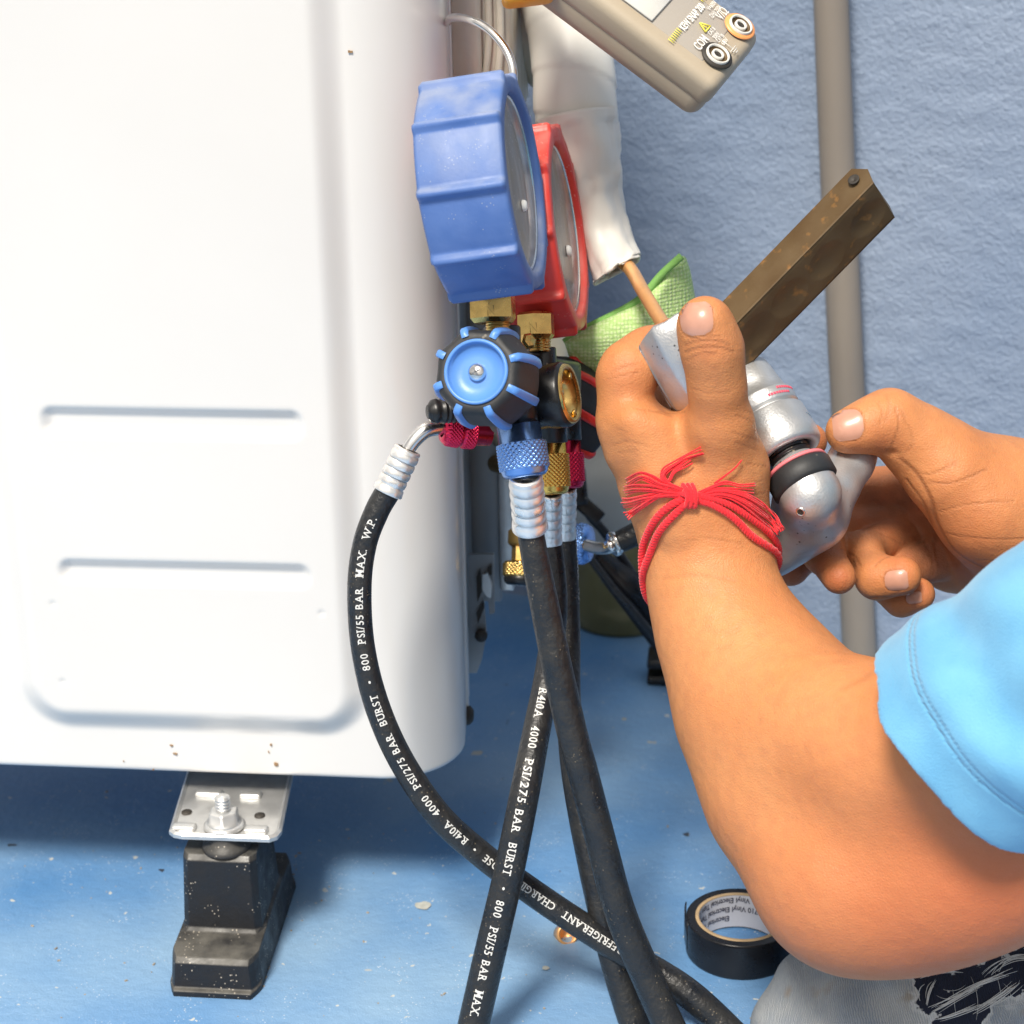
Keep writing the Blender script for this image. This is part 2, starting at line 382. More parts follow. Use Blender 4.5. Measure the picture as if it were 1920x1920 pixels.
def ubox(u0, u1, d0, d1, z0, z1, bev=.001):
    return rbox(UB((u0+u1)/2, (d0+d1)/2, (z0+z1)/2), UX, -UN, ZZ, u1-u0, d1-d0, z1-z0, bev)
UE = U1+RC
MO('body', *ubox(-.42, UE-.012, .05, .24, .10, .832), M['shelldark'], ac)
MO('side_panel', *ubox(UE-.0115, UE-.0085, .079, .16, .135, .832, .0008), M['shelldark'], ac)
for k, (d, wd, h0) in enumerate(((.080, .004, .098), (.088, .003, .100), (.097, .005, .104))):
    MO('edge_strip', *ubox(UE-.0085, UE-.002-.001*k, d-wd/2, d+wd/2, h0, .832, .0012), M['shell'], ac)
# screw at lower right
c = UB(UE-.0025, .062, .145)
c = ONP(876, 1341, UB(UE-.003, 0, 0), UX)
MO('panel_screw', *lathe(c, UX, [(-.003, .005), (0, .0062), (.002, .0058), (.0038, .0035), (.004, .0001)], 24), M['dark'], ac)
# valve cover (cream) high up on the side
MO('valve_cover', *ubox(UE-.008, UE+.028, .105, .20, .455, .80, .006), M['cream'], ac)
MO('cover_flange', *ubox(UE-.006, UE+.012, .098, .1045, .455, .80, .003), M['cream'], ac)
for k in range(3):
    a = W(905+16*k, -10, 1.02); b_ = W(885+22*k, 165, 1.03)
    a = ONP(895+20*k, -30, UB(0, .1035, 0), UN); b_ = ONP(880+24*k, 190, UB(0, .1035, 0), UN)
    MO('cover_rib', *tube(spl([a, (a+b_)/2+UX*.002, b_], 12), .0022, 10), M['cream'], ac)
# lower valve bracket and latch pieces
MO('valve_bracket', *ubox(UE-.011, UE+.009, .165, .172, .14, .42, .001), M['shelldark'], ac)
MO('bracket_flange', *ubox(UE+.009, UE+.018, .160, .172, .15, .36, .001), M['galv'], ac)
def outline_plate(pts, d, th):
    """a plate standing parallel to the unit's front at depth d behind it"""
    q = [ONP(x, y, UB(0, d, 0), UN) for x, y in pts]; n = len(q); V = q+[p-UN*th for p in q]
    f = [tuple(range(n)), tuple(range(n, 2*n))[::-1]]+[(i, n+i, n+(i+1) % n, (i+1) % n) for i in range(n)]
    bm = bmesh.new(); vs = [bm.verts.new(p) for p in V]
    for x in f: bm.faces.new([vs[i] for i in x])
    bmesh.ops.recalc_face_normals(bm, faces=bm.faces[:]); V = np.array([v.co[:] for v in bm.verts]); f = [tuple(v.index for v in x.verts) for x in bm.faces]; bm.verts.index_update(); f = [tuple(v.index for v in x.verts) for x in bm.faces]; bm.free()
    return V, f
lt = MO('latch_bracket', *outline_plate([(878, 1040), (926, 1040), (927, 1150), (918, 1152), (914, 1110), (906, 1118), (912, 1190), (903, 1238), (894, 1262), (878, 1262)], .13, .003), M['shelldark'], ac, smooth=False)
MO('latch_hook', *outline_plate([(905, 1078), (914, 1075), (922, 1100), (920, 1122), (912, 1118), (904, 1105)], .124, .004), M['galv'], lt, smooth=False)
MO('latch_slot', *outline_plate([(893, 1082), (900, 1068), (903, 1110), (895, 1130)], .127, .002), M['dark'], lt, smooth=False)
MO('latch_slot', *outline_plate([(914, 1066), (922, 1060), (922, 1078), (913, 1080)], .127, .002), M['dark'], lt, smooth=False)
MO('latch_slot', *outline_plate([(893, 1150), (906, 1128), (908, 1140), (896, 1170)], .127, .002), M['dark'], lt, smooth=False)
MO('latch_rivet', *lathe(ONP(902, 1192, UB(0, .126, 0), UN), UN, [(-.002, .004), (.001, .004), (.002, .002), (.0022, .0002)], 20), M['dark'], lt)
# ------------------------------------------------------------ mounting plate + bolt (part of the unit), rubber foot
def plate():
    z = .080; zt = .0016
    cnr = [FL(317, 1560, z), FL(325, 1566, z), FL(340, 1569, z), FL(505, 1575, z), FL(520, 1570, z), FL(528, 1560, z), FL(552, 1440, z), FL(358, 1425, z)]
    cnr = np.array(cnr)
    c = cnr.mean(0); n = len(cnr)
    lip = cnr+ZZ*.0006; inn = c+(cnr-c)*.955+ZZ*.002; inn2 = c+(cnr-c)*.90+ZZ*.002
    V = np.vstack([cnr-ZZ*zt, lip, inn, inn2-ZZ*.0015]); f = []
    for r_ in range(3):
        for i in range(n):
            j = (i+1) % n; f.append((r_*n+j, r_*n+i, (r_+1)*n+i, (r_+1)*n+j))
    f.append(tuple(range(3*n, 4*n))[::-1]); f.append(tuple(range(n)))
    return V, f
MO('mounting_plate', *plate(), M['galv'], ac, smooth=False)
for px, py in ((350, 1522), (487, 1528)):
    c = FL(px, py, .0812); MO('plate_hole', *lathe(c, ZZ, [(-.001, .0032), (.0002, .003), (.0003, .0001)], 20), M['dark'], ac)
for px, py, L_ in ((392, 1487, .016), (470, 1490, .013), (345, 1551, .014), (480, 1556, .014)):
    c = FL(px, py, .0815); MO('plate_emboss', *rbox(c, UX, UN, ZZ, L_, .007, .0035, .0016, 3), M['galv'], ac)
bc = FL(421, 1548, .0812)
MO('washer', *lathe(bc, ZZ, [(0, .0118), (.0012, .0118), (.0022, .0105), (.0026, .008)], 36), M['galv'], ac)
MO('hex_nut', *lathe(bc, ZZ, [(.0022, .0098), (.0035, .0098), (.0040, .0092), (.0092, .0088), (.0102, .0076), (.0104, .004)], 48,
   mod=lambda a, k, t, r: r if k < 2 or k == 5 else r*math.cos(math.pi/6)/math.cos((a % (math.pi/3))-math.pi/6)), M['galv'], ac)
prof = [(.009, .0045)]
for i in range(60): prof.append((.0095+i*.00015, .0046 - .0006*(0.5-0.5*math.cos(i/60*4.5*2*math.pi))))
prof += [(.0189, .0038), (.0193, .0001)]
MO('bolt', *lathe(bc, ZZ, prof, 28), M['galv'], ac)
def foot_mesh():
    mid = FL(399, 1869); wx = UX; wid = 168*MP(399, 1869, mid[1]); dp = nrm((.075, 1, 0))
    # profile (depth, z)
    pr = [(-.0015, 0), (-.0015, .0035), (.0015, .0045), (.003, .019), (.006, .0215), (.030, .0225), (.032, .0245), (.035, .066), (.038, .069), (.085, .069), (.088, .066), (.093, .026), (.096, .0235), (.122, .0225), (.125, .019), (.126, .004), (.129, .0035), (.129, 0)]
    def hw(z): return wid/2*(1.02-.0016*z*1000/1.0) if z > .0045 else wid/2*1.05
    n = len(pr); offs = [(-1, 0), (-.93, .0), (-.84, .0), (0, 0), (.84, 0), (.93, 0), (1, 0)]
    V = []
    for (d, z) in pr:
        h = hw(z)
        for (q, _) in offs:
            e = .0065*max(0, (abs(q)-.84)/.16)**1.3*(.45 if .030 < d < .1 else 1)
            dd = d+(e*1.6 if d < .06 else -e*1.6)
            V.append(mid+wx*h*q*(1 if z < .024 or d < .03 else .93)+dp*dd+ZZ*z)
    f = [tuple(q) for q in gridf(n, 7)]
    # triangulated sides
    for side in (0, 6):
        idx = [i*7+side for i in range(n)]; m = n//2
        for i in range(m-1):
            q = (idx[i], idx[i+1], idx[n-2-i], idx[n-1-i]); f.append(q if side else q[::-1])
    return np.array(V), f
v, f = foot_mesh()
fo = thing('rubber_foot', 'dusty black stepped rubber foot under the metal mounting plate', 'rubber foot', v.mean(0)*[1, 1, 0])
o = MO('foot_body', v, f, M['foot'], fo, smooth=False)
bv = o.modifiers.new('b', 'BEVEL'); bv.width = .0018; bv.segments = 2; bv.limit_method = 'ANGLE'
c = FL(425, 1586, .0692); MO('spacer_ring', *lathe(c-ZZ*.0005, ZZ, [(0, .014), (.003, .0135), (.0045, .010), (.011, .0095)], 32), M['foot'], fo)

# ------------------------------------------------------------ text
def text_mesh(s, bold=.0):
    cu = bpy.data.curves.new('t', 'FONT'); cu.body = s; cu.size = 1; cu.offset = bold; cu.resolution_u = 3
    o = bpy.data.objects.new('t', cu); COL.objects.link(o)
    dg = bpy.context.evaluated_depsgraph_get(); me = bpy.data.meshes.new_from_object(o.evaluated_get(dg))
    bm = bmesh.new(); bm.from_mesh(me); bmesh.ops.triangulate(bm, faces=bm.faces[:])
    for _ in range(2):
        ee = [e for e in bm.edges if e.calc_length() > .22]
        if ee: bmesh.ops.subdivide_edges(bm, edges=ee, cuts=1); bmesh.ops.triangulate(bm, faces=bm.faces[:])
    V = np.array([v.co[:] for v in bm.verts]); f = [tuple(x.index for x in q.verts) for q in bm.faces]; bm.free()
    bpy.data.objects.remove(o); bpy.data.curves.remove(cu); bpy.data.meshes.remove(me)
    return V, f
def serifize(s, size, track=1.0, sx=.74, bold=.012):
    """text laid glyph by glyph with slab serifs added; returns verts (x,y) and faces"""
    parts = []; x = 0
    ser = {'P': [(0, 0), (0, 1)], 'S': [], 'I': [(0, 0), (0, 1)], 'B': [], 'A': [(0, 0), (1, 0)], 'R': [(0, 0), (1, 0)], 'M': [(0, 0), (1, 0), (0, 1), (1, 1)], 'X': [(0, 0), (1, 0), (0, 1), (1, 1)],
           'W': [(0, 1), (1, 1)], 'U': [(0, 1), (1, 1)], 'T': [(.5, 0)], 'H': [(0, 0), (1, 0), (0, 1), (1, 1)], 'N': [(0, 0), (0, 1), (1, 1)], 'F': [(0, 0)], '4': [(.72, 0)], '1': [(.55, 0)]}
    for ch in s:
        if ch == ' ': x += .34; continue
        if ch == '•':
            k = np.arange(10)*math.pi*2/10; V = np.stack([x+.2+.11*np.cos(k), .35+.11*np.sin(k), 0*k], 1); parts.append((V, [tuple(range(10))])); x += .42; continue
        V, f = text_mesh(ch, bold); V = V.copy(); x0 = V[:, 0].min(); w_ = V[:, 0].max()-x0
        V[:, 0] = (V[:, 0]-x0)*sx+x; ww = w_*sx
        parts.append((V, f))
        for (a, b) in ser.get(ch, []):
            cx = x+(a*(ww-.10)+.05 if a in (0, 1) else a*ww); y = 0 if b == 0 else .66
            parts.append((np.array([[cx-.12, y-.015, 0], [cx+.12, y-.015, 0], [cx+.12, y+.06, 0], [cx-.12, y+.06, 0]]), [(0, 1, 2, 3)]))
        x += ww+.105*track
    V, f = join(parts); V[:, :2] *= size
    return V, f
def text_plane(name, s, p, xd, yd, size, mt, parent, bold=.0, lift=.00025, sx=1.):
    V, f = text_mesh(s, bold); xd, yd = nrm(xd), nrm(yd); n = nrm(np.cross(xd, yd))
    return MO(name, p+V[:, :1]*size*sx*xd+V[:, 1:2]*size*yd+n*lift, f, mt, parent, smooth=False)

# ------------------------------------------------------------ hoses
def knurl(n, amp, nt, cnt):
    pass
def knurl_lathe(c, ax, prof, kn, n=132, cnt=30, amp=.0006, px=.0016):
    n = cnt*8
    """prof (t, r); kn=(t0,t1) list of knurled zones; diamond relief"""
    dense = []
    for (t0, r0), (t1, r1) in zip(prof, prof[1:]):
        z = any(a-1e-6 <= t0 and t1 <= b+1e-6 for a, b in kn)
        m = max(2, int(abs(t1-t0)/.00032)) if z else 1
        for i in range(m): dense.append((t0+(t1-t0)*i/m, r0+(r1-r0)*i/m, z))
    dense.append((*prof[-1], False))
    rmax = max(r for _, r in prof)
    def md(a, k, t, r):
        if not dense[k][2]: return r
        q = t/rmax*cnt/1.0; u = a*cnt
        h = abs(math.sin((u+q)/2))*abs(math.sin((u-q)/2))
        return r-amp*.4+amp*1.5*h
    return lathe(c, ax, [(t, r) for t, r, _ in dense], n, md)
def ferrule(c, ax, L, r, mt, parent, rings=4):
    pr = [(0, r*.75), (0, r*.93), (L*.04, r*1.0)]
    for k in range(rings):
        a = L*(.08+.74*k/rings); b = L*(.08+.74*(k+1)/rings)
        for q in np.linspace(0, 1, 9): pr.append((a+(b-a)*q, r*(.93+.10*math.sin(math.pi*q)**.6)))
    pr += [(L*.86, r*1.05), (L*.98, r*1.10), (L, r*1.06), (L*1.0, r*.9)]
    def md(a, k, t, rr): 
        return rr*(1+.018*(1 if math.cos(8*a) > .5 else 0)) if 3 < k < len(pr)-4 else rr
    MO('ferrule', *lathe(c, ax, pr, 48, md), mt, parent)
def hose_tube(rows, n, parent, name='rubber_hose'):
    P, R = PYr(rows, n)
    o = MO(name, *tube(P, R, 26), M['hose'], parent); return P, R
def wrap_text(P, R, V, f, s0, flip, phi0, parent, name='printed_text'):
    """wrap text along the tube; s0 arc length at which the text starts; flip: run toward decreasing s"""
    seg = np.linalg.norm(np.diff(P, axis=0), axis=1); Sx = np.concatenate([[0], np.cumsum(seg)])
    s = s0+(-V[:, 0] if flip else V[:, 0])
    C_ = np.stack([np.interp(s, Sx, P[:, k]) for k in range(3)], 1)
    T = np.stack([np.interp(s+.001, Sx, P[:, k])-np.interp(s-.001, Sx, P[:, k]) for k in range(3)], 1); T /= np.linalg.norm(T, axis=1)[:, None]+1e-12
    if flip: T = -T
    tow = CC-C_; N_ = tow-(tow*T).sum(1)[:, None]*T; N_ /= np.linalg.norm(N_, axis=1)[:, None]
    B_ = np.cross(N_, T)
    r = np.interp(s, Sx, R); ph = phi0+(V[:, 1])/r
    Q = C_+(np.cos(ph)[:, None]*N_+np.sin(ph)[:, None]*B_)*(r+.00022)[:, None]
    return MO(name, Q, f, M['print'], parent, smooth=False)
LBL = 'REFRIGERANT  CHARGING  HOSE  •  R410A  4000  PSI/275 BAR  BURST  •  800  PSI/55 BAR  MAX.  W.P.'
TXV, TXF = serifize(LBL, .0064)
# hose A: from the red elbow coupling, sweeping down in front of the unit
hA = thing('charging_hose', 'black charging hose with red elbow coupling curving across the white unit', 'hose', FL(1370, 1930), 'charging hoses of the gauge set')
rowsA = [(727, 922, .93, 24), (706, 960, .928, 23.5), (684, 1020, .925, 23), (674, 1100, .92, 23), (680, 1210, .915, 23), (706, 1320, .91, 24), (752, 1425, .905, 24.5), (822, 1528, .90, 25), (905, 1604, .90, 25), (1000, 1674, .90, 25.5), (1095, 1738, .895, 26), (1190, 1798, .89, 27), (1290, 1862, .88, 28), (1380, 1945, .87, 28), (1440, 2010, .85, 28)]
PA, RA = hose_tube(rowsA, 260, hA)
segA = np.concatenate([[0], np.cumsum(np.linalg.norm(np.diff(PA, axis=0), axis=1))])
# the end of the text (W.P.) sits near (690, 955)
tl = TXV[:, 0].max(); wp = segA[np.argmin([np.hypot(*(np.array([960+FP*np.dot(p-CC, RT)/np.dot(p-CC, FW), 960-FP*np.dot(p-CC, UP)/np.dot(p-CC, FW)])-np.array([693, 962]))) for p in PA])]
h1 = segA[np.argmin([np.hypot(*(np.array([960+FP*np.dot(p-CC, RT)/np.dot(p-CC, FW), 960-FP*np.dot(p-CC, UP)/np.dot(p-CC, FW)])-np.array([905, 1612]))) for p in PA])]
iH = None
sc = 1.0
V = TXV.copy()
# fit: HOSE start is at fraction found from the layout
def label_x(upto): return serifize(upto, .0064)[0][:, 0].max() if upto.strip() else 0
xH = label_x('REFRIGERANT  CHARGING  HOSE'); sc = (h1-wp)/(tl-xH)*0.985
V[:, 0] = V[:, 0]*sc; V[:, 1] = (V[:, 1]-.0021)*.86
wrap_text(PA, RA, V, TXF, wp+tl*sc, True, .02, hA)
fa = nrm(PA[0]-PA[3]); fc = W(765, 842, .935)
ferrule(fc, -nrm(fc-PA[1]), np.linalg.norm(PA[1]-fc), 27*MP(740, 880, .93), M['alu'], hA)
Pe, Re = PYr([(760, 852, .935, 13), (777, 826, .937, 14), (800, 806, .94, 15), (830, 801, .945, 15), (850, 803, .948, 15)], 24)
MO('elbow_tube', *tube(Pe, Re, 20), M['chrome'], hA)
mpr = MP(860, 810, .945); cA = W(829, 806, .945)
axA = CV(.93, -.08, -.36)
MO('red_coupling', *knurl_lathe(cA, axA, [(0, 14*mpr), (0, 22*mpr), (5*mpr, 26*mpr), (10*mpr, 28*mpr), (33*mpr, 30*mpr), (36*mpr, 28*mpr), (39*mpr, 28*mpr), (42*mpr, 30*mpr), (64*mpr, 29*mpr), (66*mpr, 24*mpr), (96*mpr, 21*mpr), (98*mpr, 10*mpr)], [(10*mpr, 33*mpr), (42*mpr, 64*mpr)], cnt=26), M['ared'], hA)

def straight_hose(name_label, rows, mt, top, Y, rc, topL, kL, domeL, ferL, fr, ferc, ax, n=220):
    h = thing('charging_hose', name_label, 'hose', FL(rows[-1][0], min(rows[-1][1], 1990)), 'charging hoses of the gauge set')
    P, R = hose_tube(rows, n, h)
    m = MP(top[0], top[1], Y); c = W(top[0], top[1], Y)
    a, b, d = topL*m, (topL+kL)*m, (topL+kL+domeL)*m; r = rc*m
    MO('coupling', *knurl_lathe(c, ax, [(0, r*.55), (0, r*.90), (a*.96, r*.91), (a, r*.99), (a*1.02, r), (b, r*1.0), (b*1.01, r*.97), (b+(d-b)*.5, r*.93), (b+(d-b)*.85, r*.82), (d, r*.6)], [(a*1.02, b)], cnt=26), mt, h)
    e0 = c+nrm(ax)*(d-.001); fc_ = P[2]
    ferrule(e0, P[2]-e0, np.linalg.norm(P[2]-e0), fr*m, M['alu'], h)
    return h, P, R
rowsB = [(993, 985, .90, 25), (1002, 1040, .897, 26), (1020, 1130, .893, 27.5), (1040, 1230, .888, 28.5), (1060, 1320, .885, 29), (1077, 1390, .882, 29), (1095, 1455, .88, 29), (1131, 1593, .875, 29), (1162, 1708, .872, 30), (1209, 1822, .868, 30), (1253, 1920, .86, 30), (1300, 2010, .85, 30)]
rowsC = [(1033, 1012, .955, 20), (1040, 1070, .95, 20.5), (1042, 1140, .945, 22), (1033, 1220, .94, 24), (1022, 1290, .925, 25), (1008, 1360, .91, 26), (985, 1480, .885, 28), (953, 1640, .875, 29), (918, 1790, .868, 30), (886, 1930, .86, 30), (868, 2010, .85, 30)]
rowsD = [(1060, 1000, 1.0, 20), (1064, 1080, .995, 20.5), (1067, 1200, .98, 21.5), (1066, 1300, .955, 23), (1072, 1400, .935, 25), (1086, 1500, .92, 26), (1116, 1650, .905, 27), (1151, 1795, .895, 28), (1190, 1920, .885, 29), (1225, 2010, .875, 29)]
hB, PB, RB = straight_hose('thick black charging hose with blue knurled coupling, frontmost below the manifold', rowsB, M['ablue'], (972, 797), .90, 46, 34, 50, 16, 96, 32, None, CV(.14, -.99, .05))
hC, PC, RC_ = straight_hose('black charging hose with gold knurled coupling and white printing running down', rowsC, M['agold'], (1030, 830), .955, 34, 22, 62, 14, 88, 19.5, None, CV(.05, -.99, .03))
hD, PD, RD = straight_hose('black charging hose with crimson knurled coupling, rearmost of those below the manifold', rowsD, M['ared'], (1058, 828), 1.0, 34, 22, 55, 12, 92, 19, None, CV(.05, -.99, .03))
def s_at(P, x, y):
    Sx = np.concatenate([[0], np.cumsum(np.linalg.norm(np.diff(P, axis=0), axis=1))]); q = P-CC; dd = q@FW
    u = 960+FP*(q@RT)/dd; v_ = 960-FP*(q@UP)/dd; return Sx[np.argmin(np.hypot(u-x, v_-y))]
VC, FC_ = serifize('R410A  4000  PSI/275 BAR  BURST  •  800  PSI/55 BAR  MAX.', .0064)
sa, sb = s_at(PC, 1012, 1300), s_at(PC, 880, 1895)
VC[:, 0] *= (sb-sa)/VC[:, 0].max(); VC[:, 1] = (VC[:, 1]-.0021)*.95
wrap_text(PC, RC_, VC, FC_, sa, False, -.12, hC)
VD, FD_ = serifize('BAR  MAX.  W.P.', .0055)
wrap_text(PD, RD, VD*[1, 1, 1], FD_, s_at(PD, 1066, 1010), False, 1.15, hD)
wrap_text(PC, RC_, serifize('275', .005)[0], serifize('275', .005)[1], s_at(PC, 1036, 1030), False, -1.15, hC)

# ------------------------------------------------------------ gauge manifold
gm = thing('gauge_manifold', 'refrigerant gauge manifold with blue and red gauges hooked beside the unit', 'gauge manifold', W(1000, 760, .93))
AX = CV(.975, .105, .20)
def gauge(cx, cy, Y, Rpx, Lpx, mt, nrib, ph, lens_px, hubs):
    m = MP(cx, cy, Y); R = Rpx*m; L = Lpx*m; c = W(cx, cy, Y)
    upv = CV(-.12, .99, 0)
    def md(a, k, t, r):
        q = 2*math.pi/nrib; u = ((a+ph) % q)-q/2
        rp = r*math.cos(q/2)/math.cos(u)              # flat facets between ribs
        e = abs(abs(u)-q/2)*R*1.0
        rib = (.0030*math.exp(-(e/.0022)**4)) if 1 <= k <= 6 else 0
        return rp*.45+r*.58+rib*(r/R)**3 if k < 9 else r
    pr = [(-L, R*.80), (-L, R*.97), (-L*.95, R*1.0), (-L*.6, R), (-L*.25, R), (-L*.04, R*1.0), (-L*.01, R*.985), (0, R*.965), (0, R*.90), (0, R*.865), (-.0015, R*.85), (-.0065, R*.845)]
    v, f = lathe(c, AX, pr, 360, md, x=upv)
    gb = MO('gauge_boot', v, f, mt, gm)
    MO('gauge_back', *lathe(c, AX, [(-L*.99, R*.82), (-L*.985, .0005)], 40), M['black'], gb)
    MO('gauge_dial', *lathe(c, AX, [(-.0075, .0003), (-.0075, R*.846)], 64), M['dial'], gb)
    MO('gauge_bezel', *lathe(c, AX, [(-.0070, R*.846), (-.0035, R*.845), (-.003, R*.82), (-.0045, R*.80), (-.007, R*.79)], 64), M['chrome'], gb)
    lens = MO('gauge_lens', *lathe(c, AX, [(-.0038, R*.825), (-.0030, R*.5), (-.0027, R*.2), (-.0026, .0003)], 64), LENS, gb)
    h = c-AX*.0026+CV(.12, -.99, 0)*R*.22
    MO('lens_plug', *lathe(h, AX, [(0, 11*m), (.0012, 10.5*m), (.0020, 8*m), (.0022, .0002)], 28), M['whitep'], gb)
    MO('dial_needle', *rbox(c-AX*.006+upv*R*.2, nrm(upv), np.cross(AX, upv), AX, R*.7, .0012, .0006, 0), M['ink'], gb)
    for k in range(40):
        a = math.radians(225-270*k/39.); d = math.cos(a)*nrm(np.cross(upv, AX))+math.sin(a)*nrm(upv)
        if k % 4 == 0: MO('dial_tick', *rbox(c-AX*.0068+d*R*.72, d, nrm(np.cross(AX, d)), AX, R*.10, .0009, .0003, 0), M['ink'], gb)
    return c, R
LENS = mat('dusty_lens', (.30, .30, .32), .30, var=.3, vs=38, col2=(.34, .27, .17), streak=((.50, .47, .42), (90, 90, 16), (.45, .65)), specks=.6, spcol=(.62, .60, .55), sps=380, coat=.3, bump=.05, bs=60)
N, L = nodes(LENS)
LENS.node_tree.nodes['Principled BSDF'].inputs['Alpha'].default_value = .62
gauge(985, 341, .905, 198, 163, M['bluerub'], 10, math.radians(9), 0, 0)
gauge(1068, 428, 1.0, 190, 158, M['redrub'], 10, math.radians(9), 0, 0)
# hanging hook
P, R = PYr([(838, 42, 1.03, 7.5), (850, 33, 1.01, 8), (880, 36, .985, 8), (915, 55, .975, 8), (944, 86, .968, 8), (959, 118, .963, 8), (963, 150, .96, 8), (960, 210, .958, 8), (955, 330, .955, 8)], 70)
MO('hanging_hook', *tube(P, R, 18), M['chrome'], gm)
DN = CV(.03, -1, .0)
def hexnut(cx, cy, Y, rpx, hpx, mt, ph=0):
    m = MP(cx, cy, Y); c = W(cx, cy, Y)
    def md(a, k, t, r):
        return r if k in (0, 5) else r*math.cos(math.pi/6)/math.cos(((a+ph) % (math.pi/3))-math.pi/6)*(1 if k in (2, 3) else .93)
    return MO('hex_nut', *lathe(c, DN, [(0, rpx*.6*m), (0, rpx*.97*m), (hpx*.1*m, rpx*m*1.05), (hpx*.85*m, rpx*m*1.05), (hpx*m, rpx*.95*m), (hpx*m, rpx*.5*m)], 72, md, x=CV(1, 0, 0)), mt, gm, smooth=False)
def thread(cx, cy, Y, rpx, hpx, mt, nth=5, name='thread'):
    m = MP(cx, cy, Y); c = W(cx, cy, Y); pr = []
    for i in range(nth*8+1): pr.append((hpx*m*i/(nth*8), rpx*m*(1-.07*(.5+.5*math.cos(i/8*2*math.pi)))))
    return MO(name, *lathe(c, DN, pr, 40), mt, gm)
hexnut(923, 548, .915, 43, 58, M['brass'], math.radians(20)); thread(934, 604, .915, 24, 26, M['brass'])
hexnut(1004, 586, .955, 35, 50, M['brass'], math.radians(20)); thread(1012, 634, .96, 21, 26, M['brass'])
for (cx, cy, Y, r, h) in ((941, 612, .92, 35, 90), (1017, 652, .962, 26, 60)):
    m = MP(cx, cy, Y); MO('gauge_port', *lathe(W(cx, cy, Y), DN, [(0, r*.6*m), (0, r*.93*m), (3*m, r*m), (h*m, r*m)], 40), M['black'], gm)
def letterN(px, py, Y, h):
    p = W(px, py, Y); x, y = CV(.99, .12, 0), CV(-.12, .99, 0); m = MP(px, py, Y); q = [(-6, -9), (-6, 9), (6, -9), (6, 9)]
    MO('stamped_mark', *tube([p+x*a*m+y*b*m for a, b in q], .00022, 6), M['dbrass'], gm)
nf = -FW
letterN(920, 582, .8915, 1); letterN(1000, 614, .936, 1)
# block
m = MP(1000, 740, .93)
MO('manifold_block', *lathe(W(925, 762, .925), nrm(W(1085, 735, .912)-W(925, 762, .925)), [(0, 30*m), (0, 52*m), (20*m, 56*m), (105*m, 57*m), (118*m, 60*m), (142*m, 61*m), (150*m, 58*m), (150*m, 45*m)], 56), M['black'], gm)
axp = nrm(W(1085, 735, .912)-W(925, 762, .925)); pc = W(925, 762, .925)+axp*150*m
MO('port_ring', *lathe(pc-axp*.001, axp, [(-.008, 36*m), (0, 37*m), (.0004, 46*m), (.0022, 47*m), (.0026, 54*m), (.0, 57*m)], 56), M['brass'], gm)
MO('port_inside', *lathe(pc-axp*.001, axp, [(-.007, .0003), (-.007, 40*m)], 32), M['dbrass'], gm)
for a in (40, 160, 280):
    d = math.cos(math.radians(a))*perp(axp)[0]+math.sin(math.radians(a))*perp(axp)[1]
    MO('port_lug', *rbox(pc+d*40*m, d, nrm(np.cross(axp, d)), axp, 12*m, 9*m, 6*m, .0004), M['brass'], gm)
MO('manifold_beam', *rbox(W(1000, 752, .968), CV(.22, 0, -.97), CV(0, 1, 0), nrm(np.cross(CV(.22, 0, -.97), CV(0, 1, 0))), .09, .024, .022, .004, 3), M['black'], gm)
MO('top_boss', *rbox(W(1008, 702, .965), CV(.45, 0, -.9), CV(0, 1, 0), nrm(np.cross(CV(.45, 0, -.9), CV(0, 1, 0))), .075, .018, .018, .003, 3), M['black'], gm)
for (x_, y_, Y_) in ((975, 792, .905), (1032, 822, .95), (1060, 820, 1.0)):
    MO('lower_port', *lathe(W(x_, y_-50, Y_), DN, [(0, .0085), (.016, .0085), (.0165, .005)], 32), M['black'], gm)
# small brass screw between the ports
MO('brass_screw', *lathe(W(988, 640, .93), CV(.5, .1, .85), [(-.006, .0042), (.002, .0042), (.003, .003), (.0032, .0002)], 6), M['brass'], gm, smooth=False)
# left black threaded nub
axn = CV(-.93, -.08, .35); m = MP(830, 760, .93); pr = [(0, 24*m)]
for i in range(33): pr.append((4*m+i*1.2*m, 25*m*(1-.08*(.5+.5*math.cos(i/8*2*math.pi)))))
pr += [(46*m, 20*m), (50*m, 24*m), (60*m, 22*m), (66*m, 14*m), (68*m, 13*m), (68*m, .0002)]
MO('capped_port', *lathe(W(866, 768, .935), axn, pr, 36), M['black'], gm)
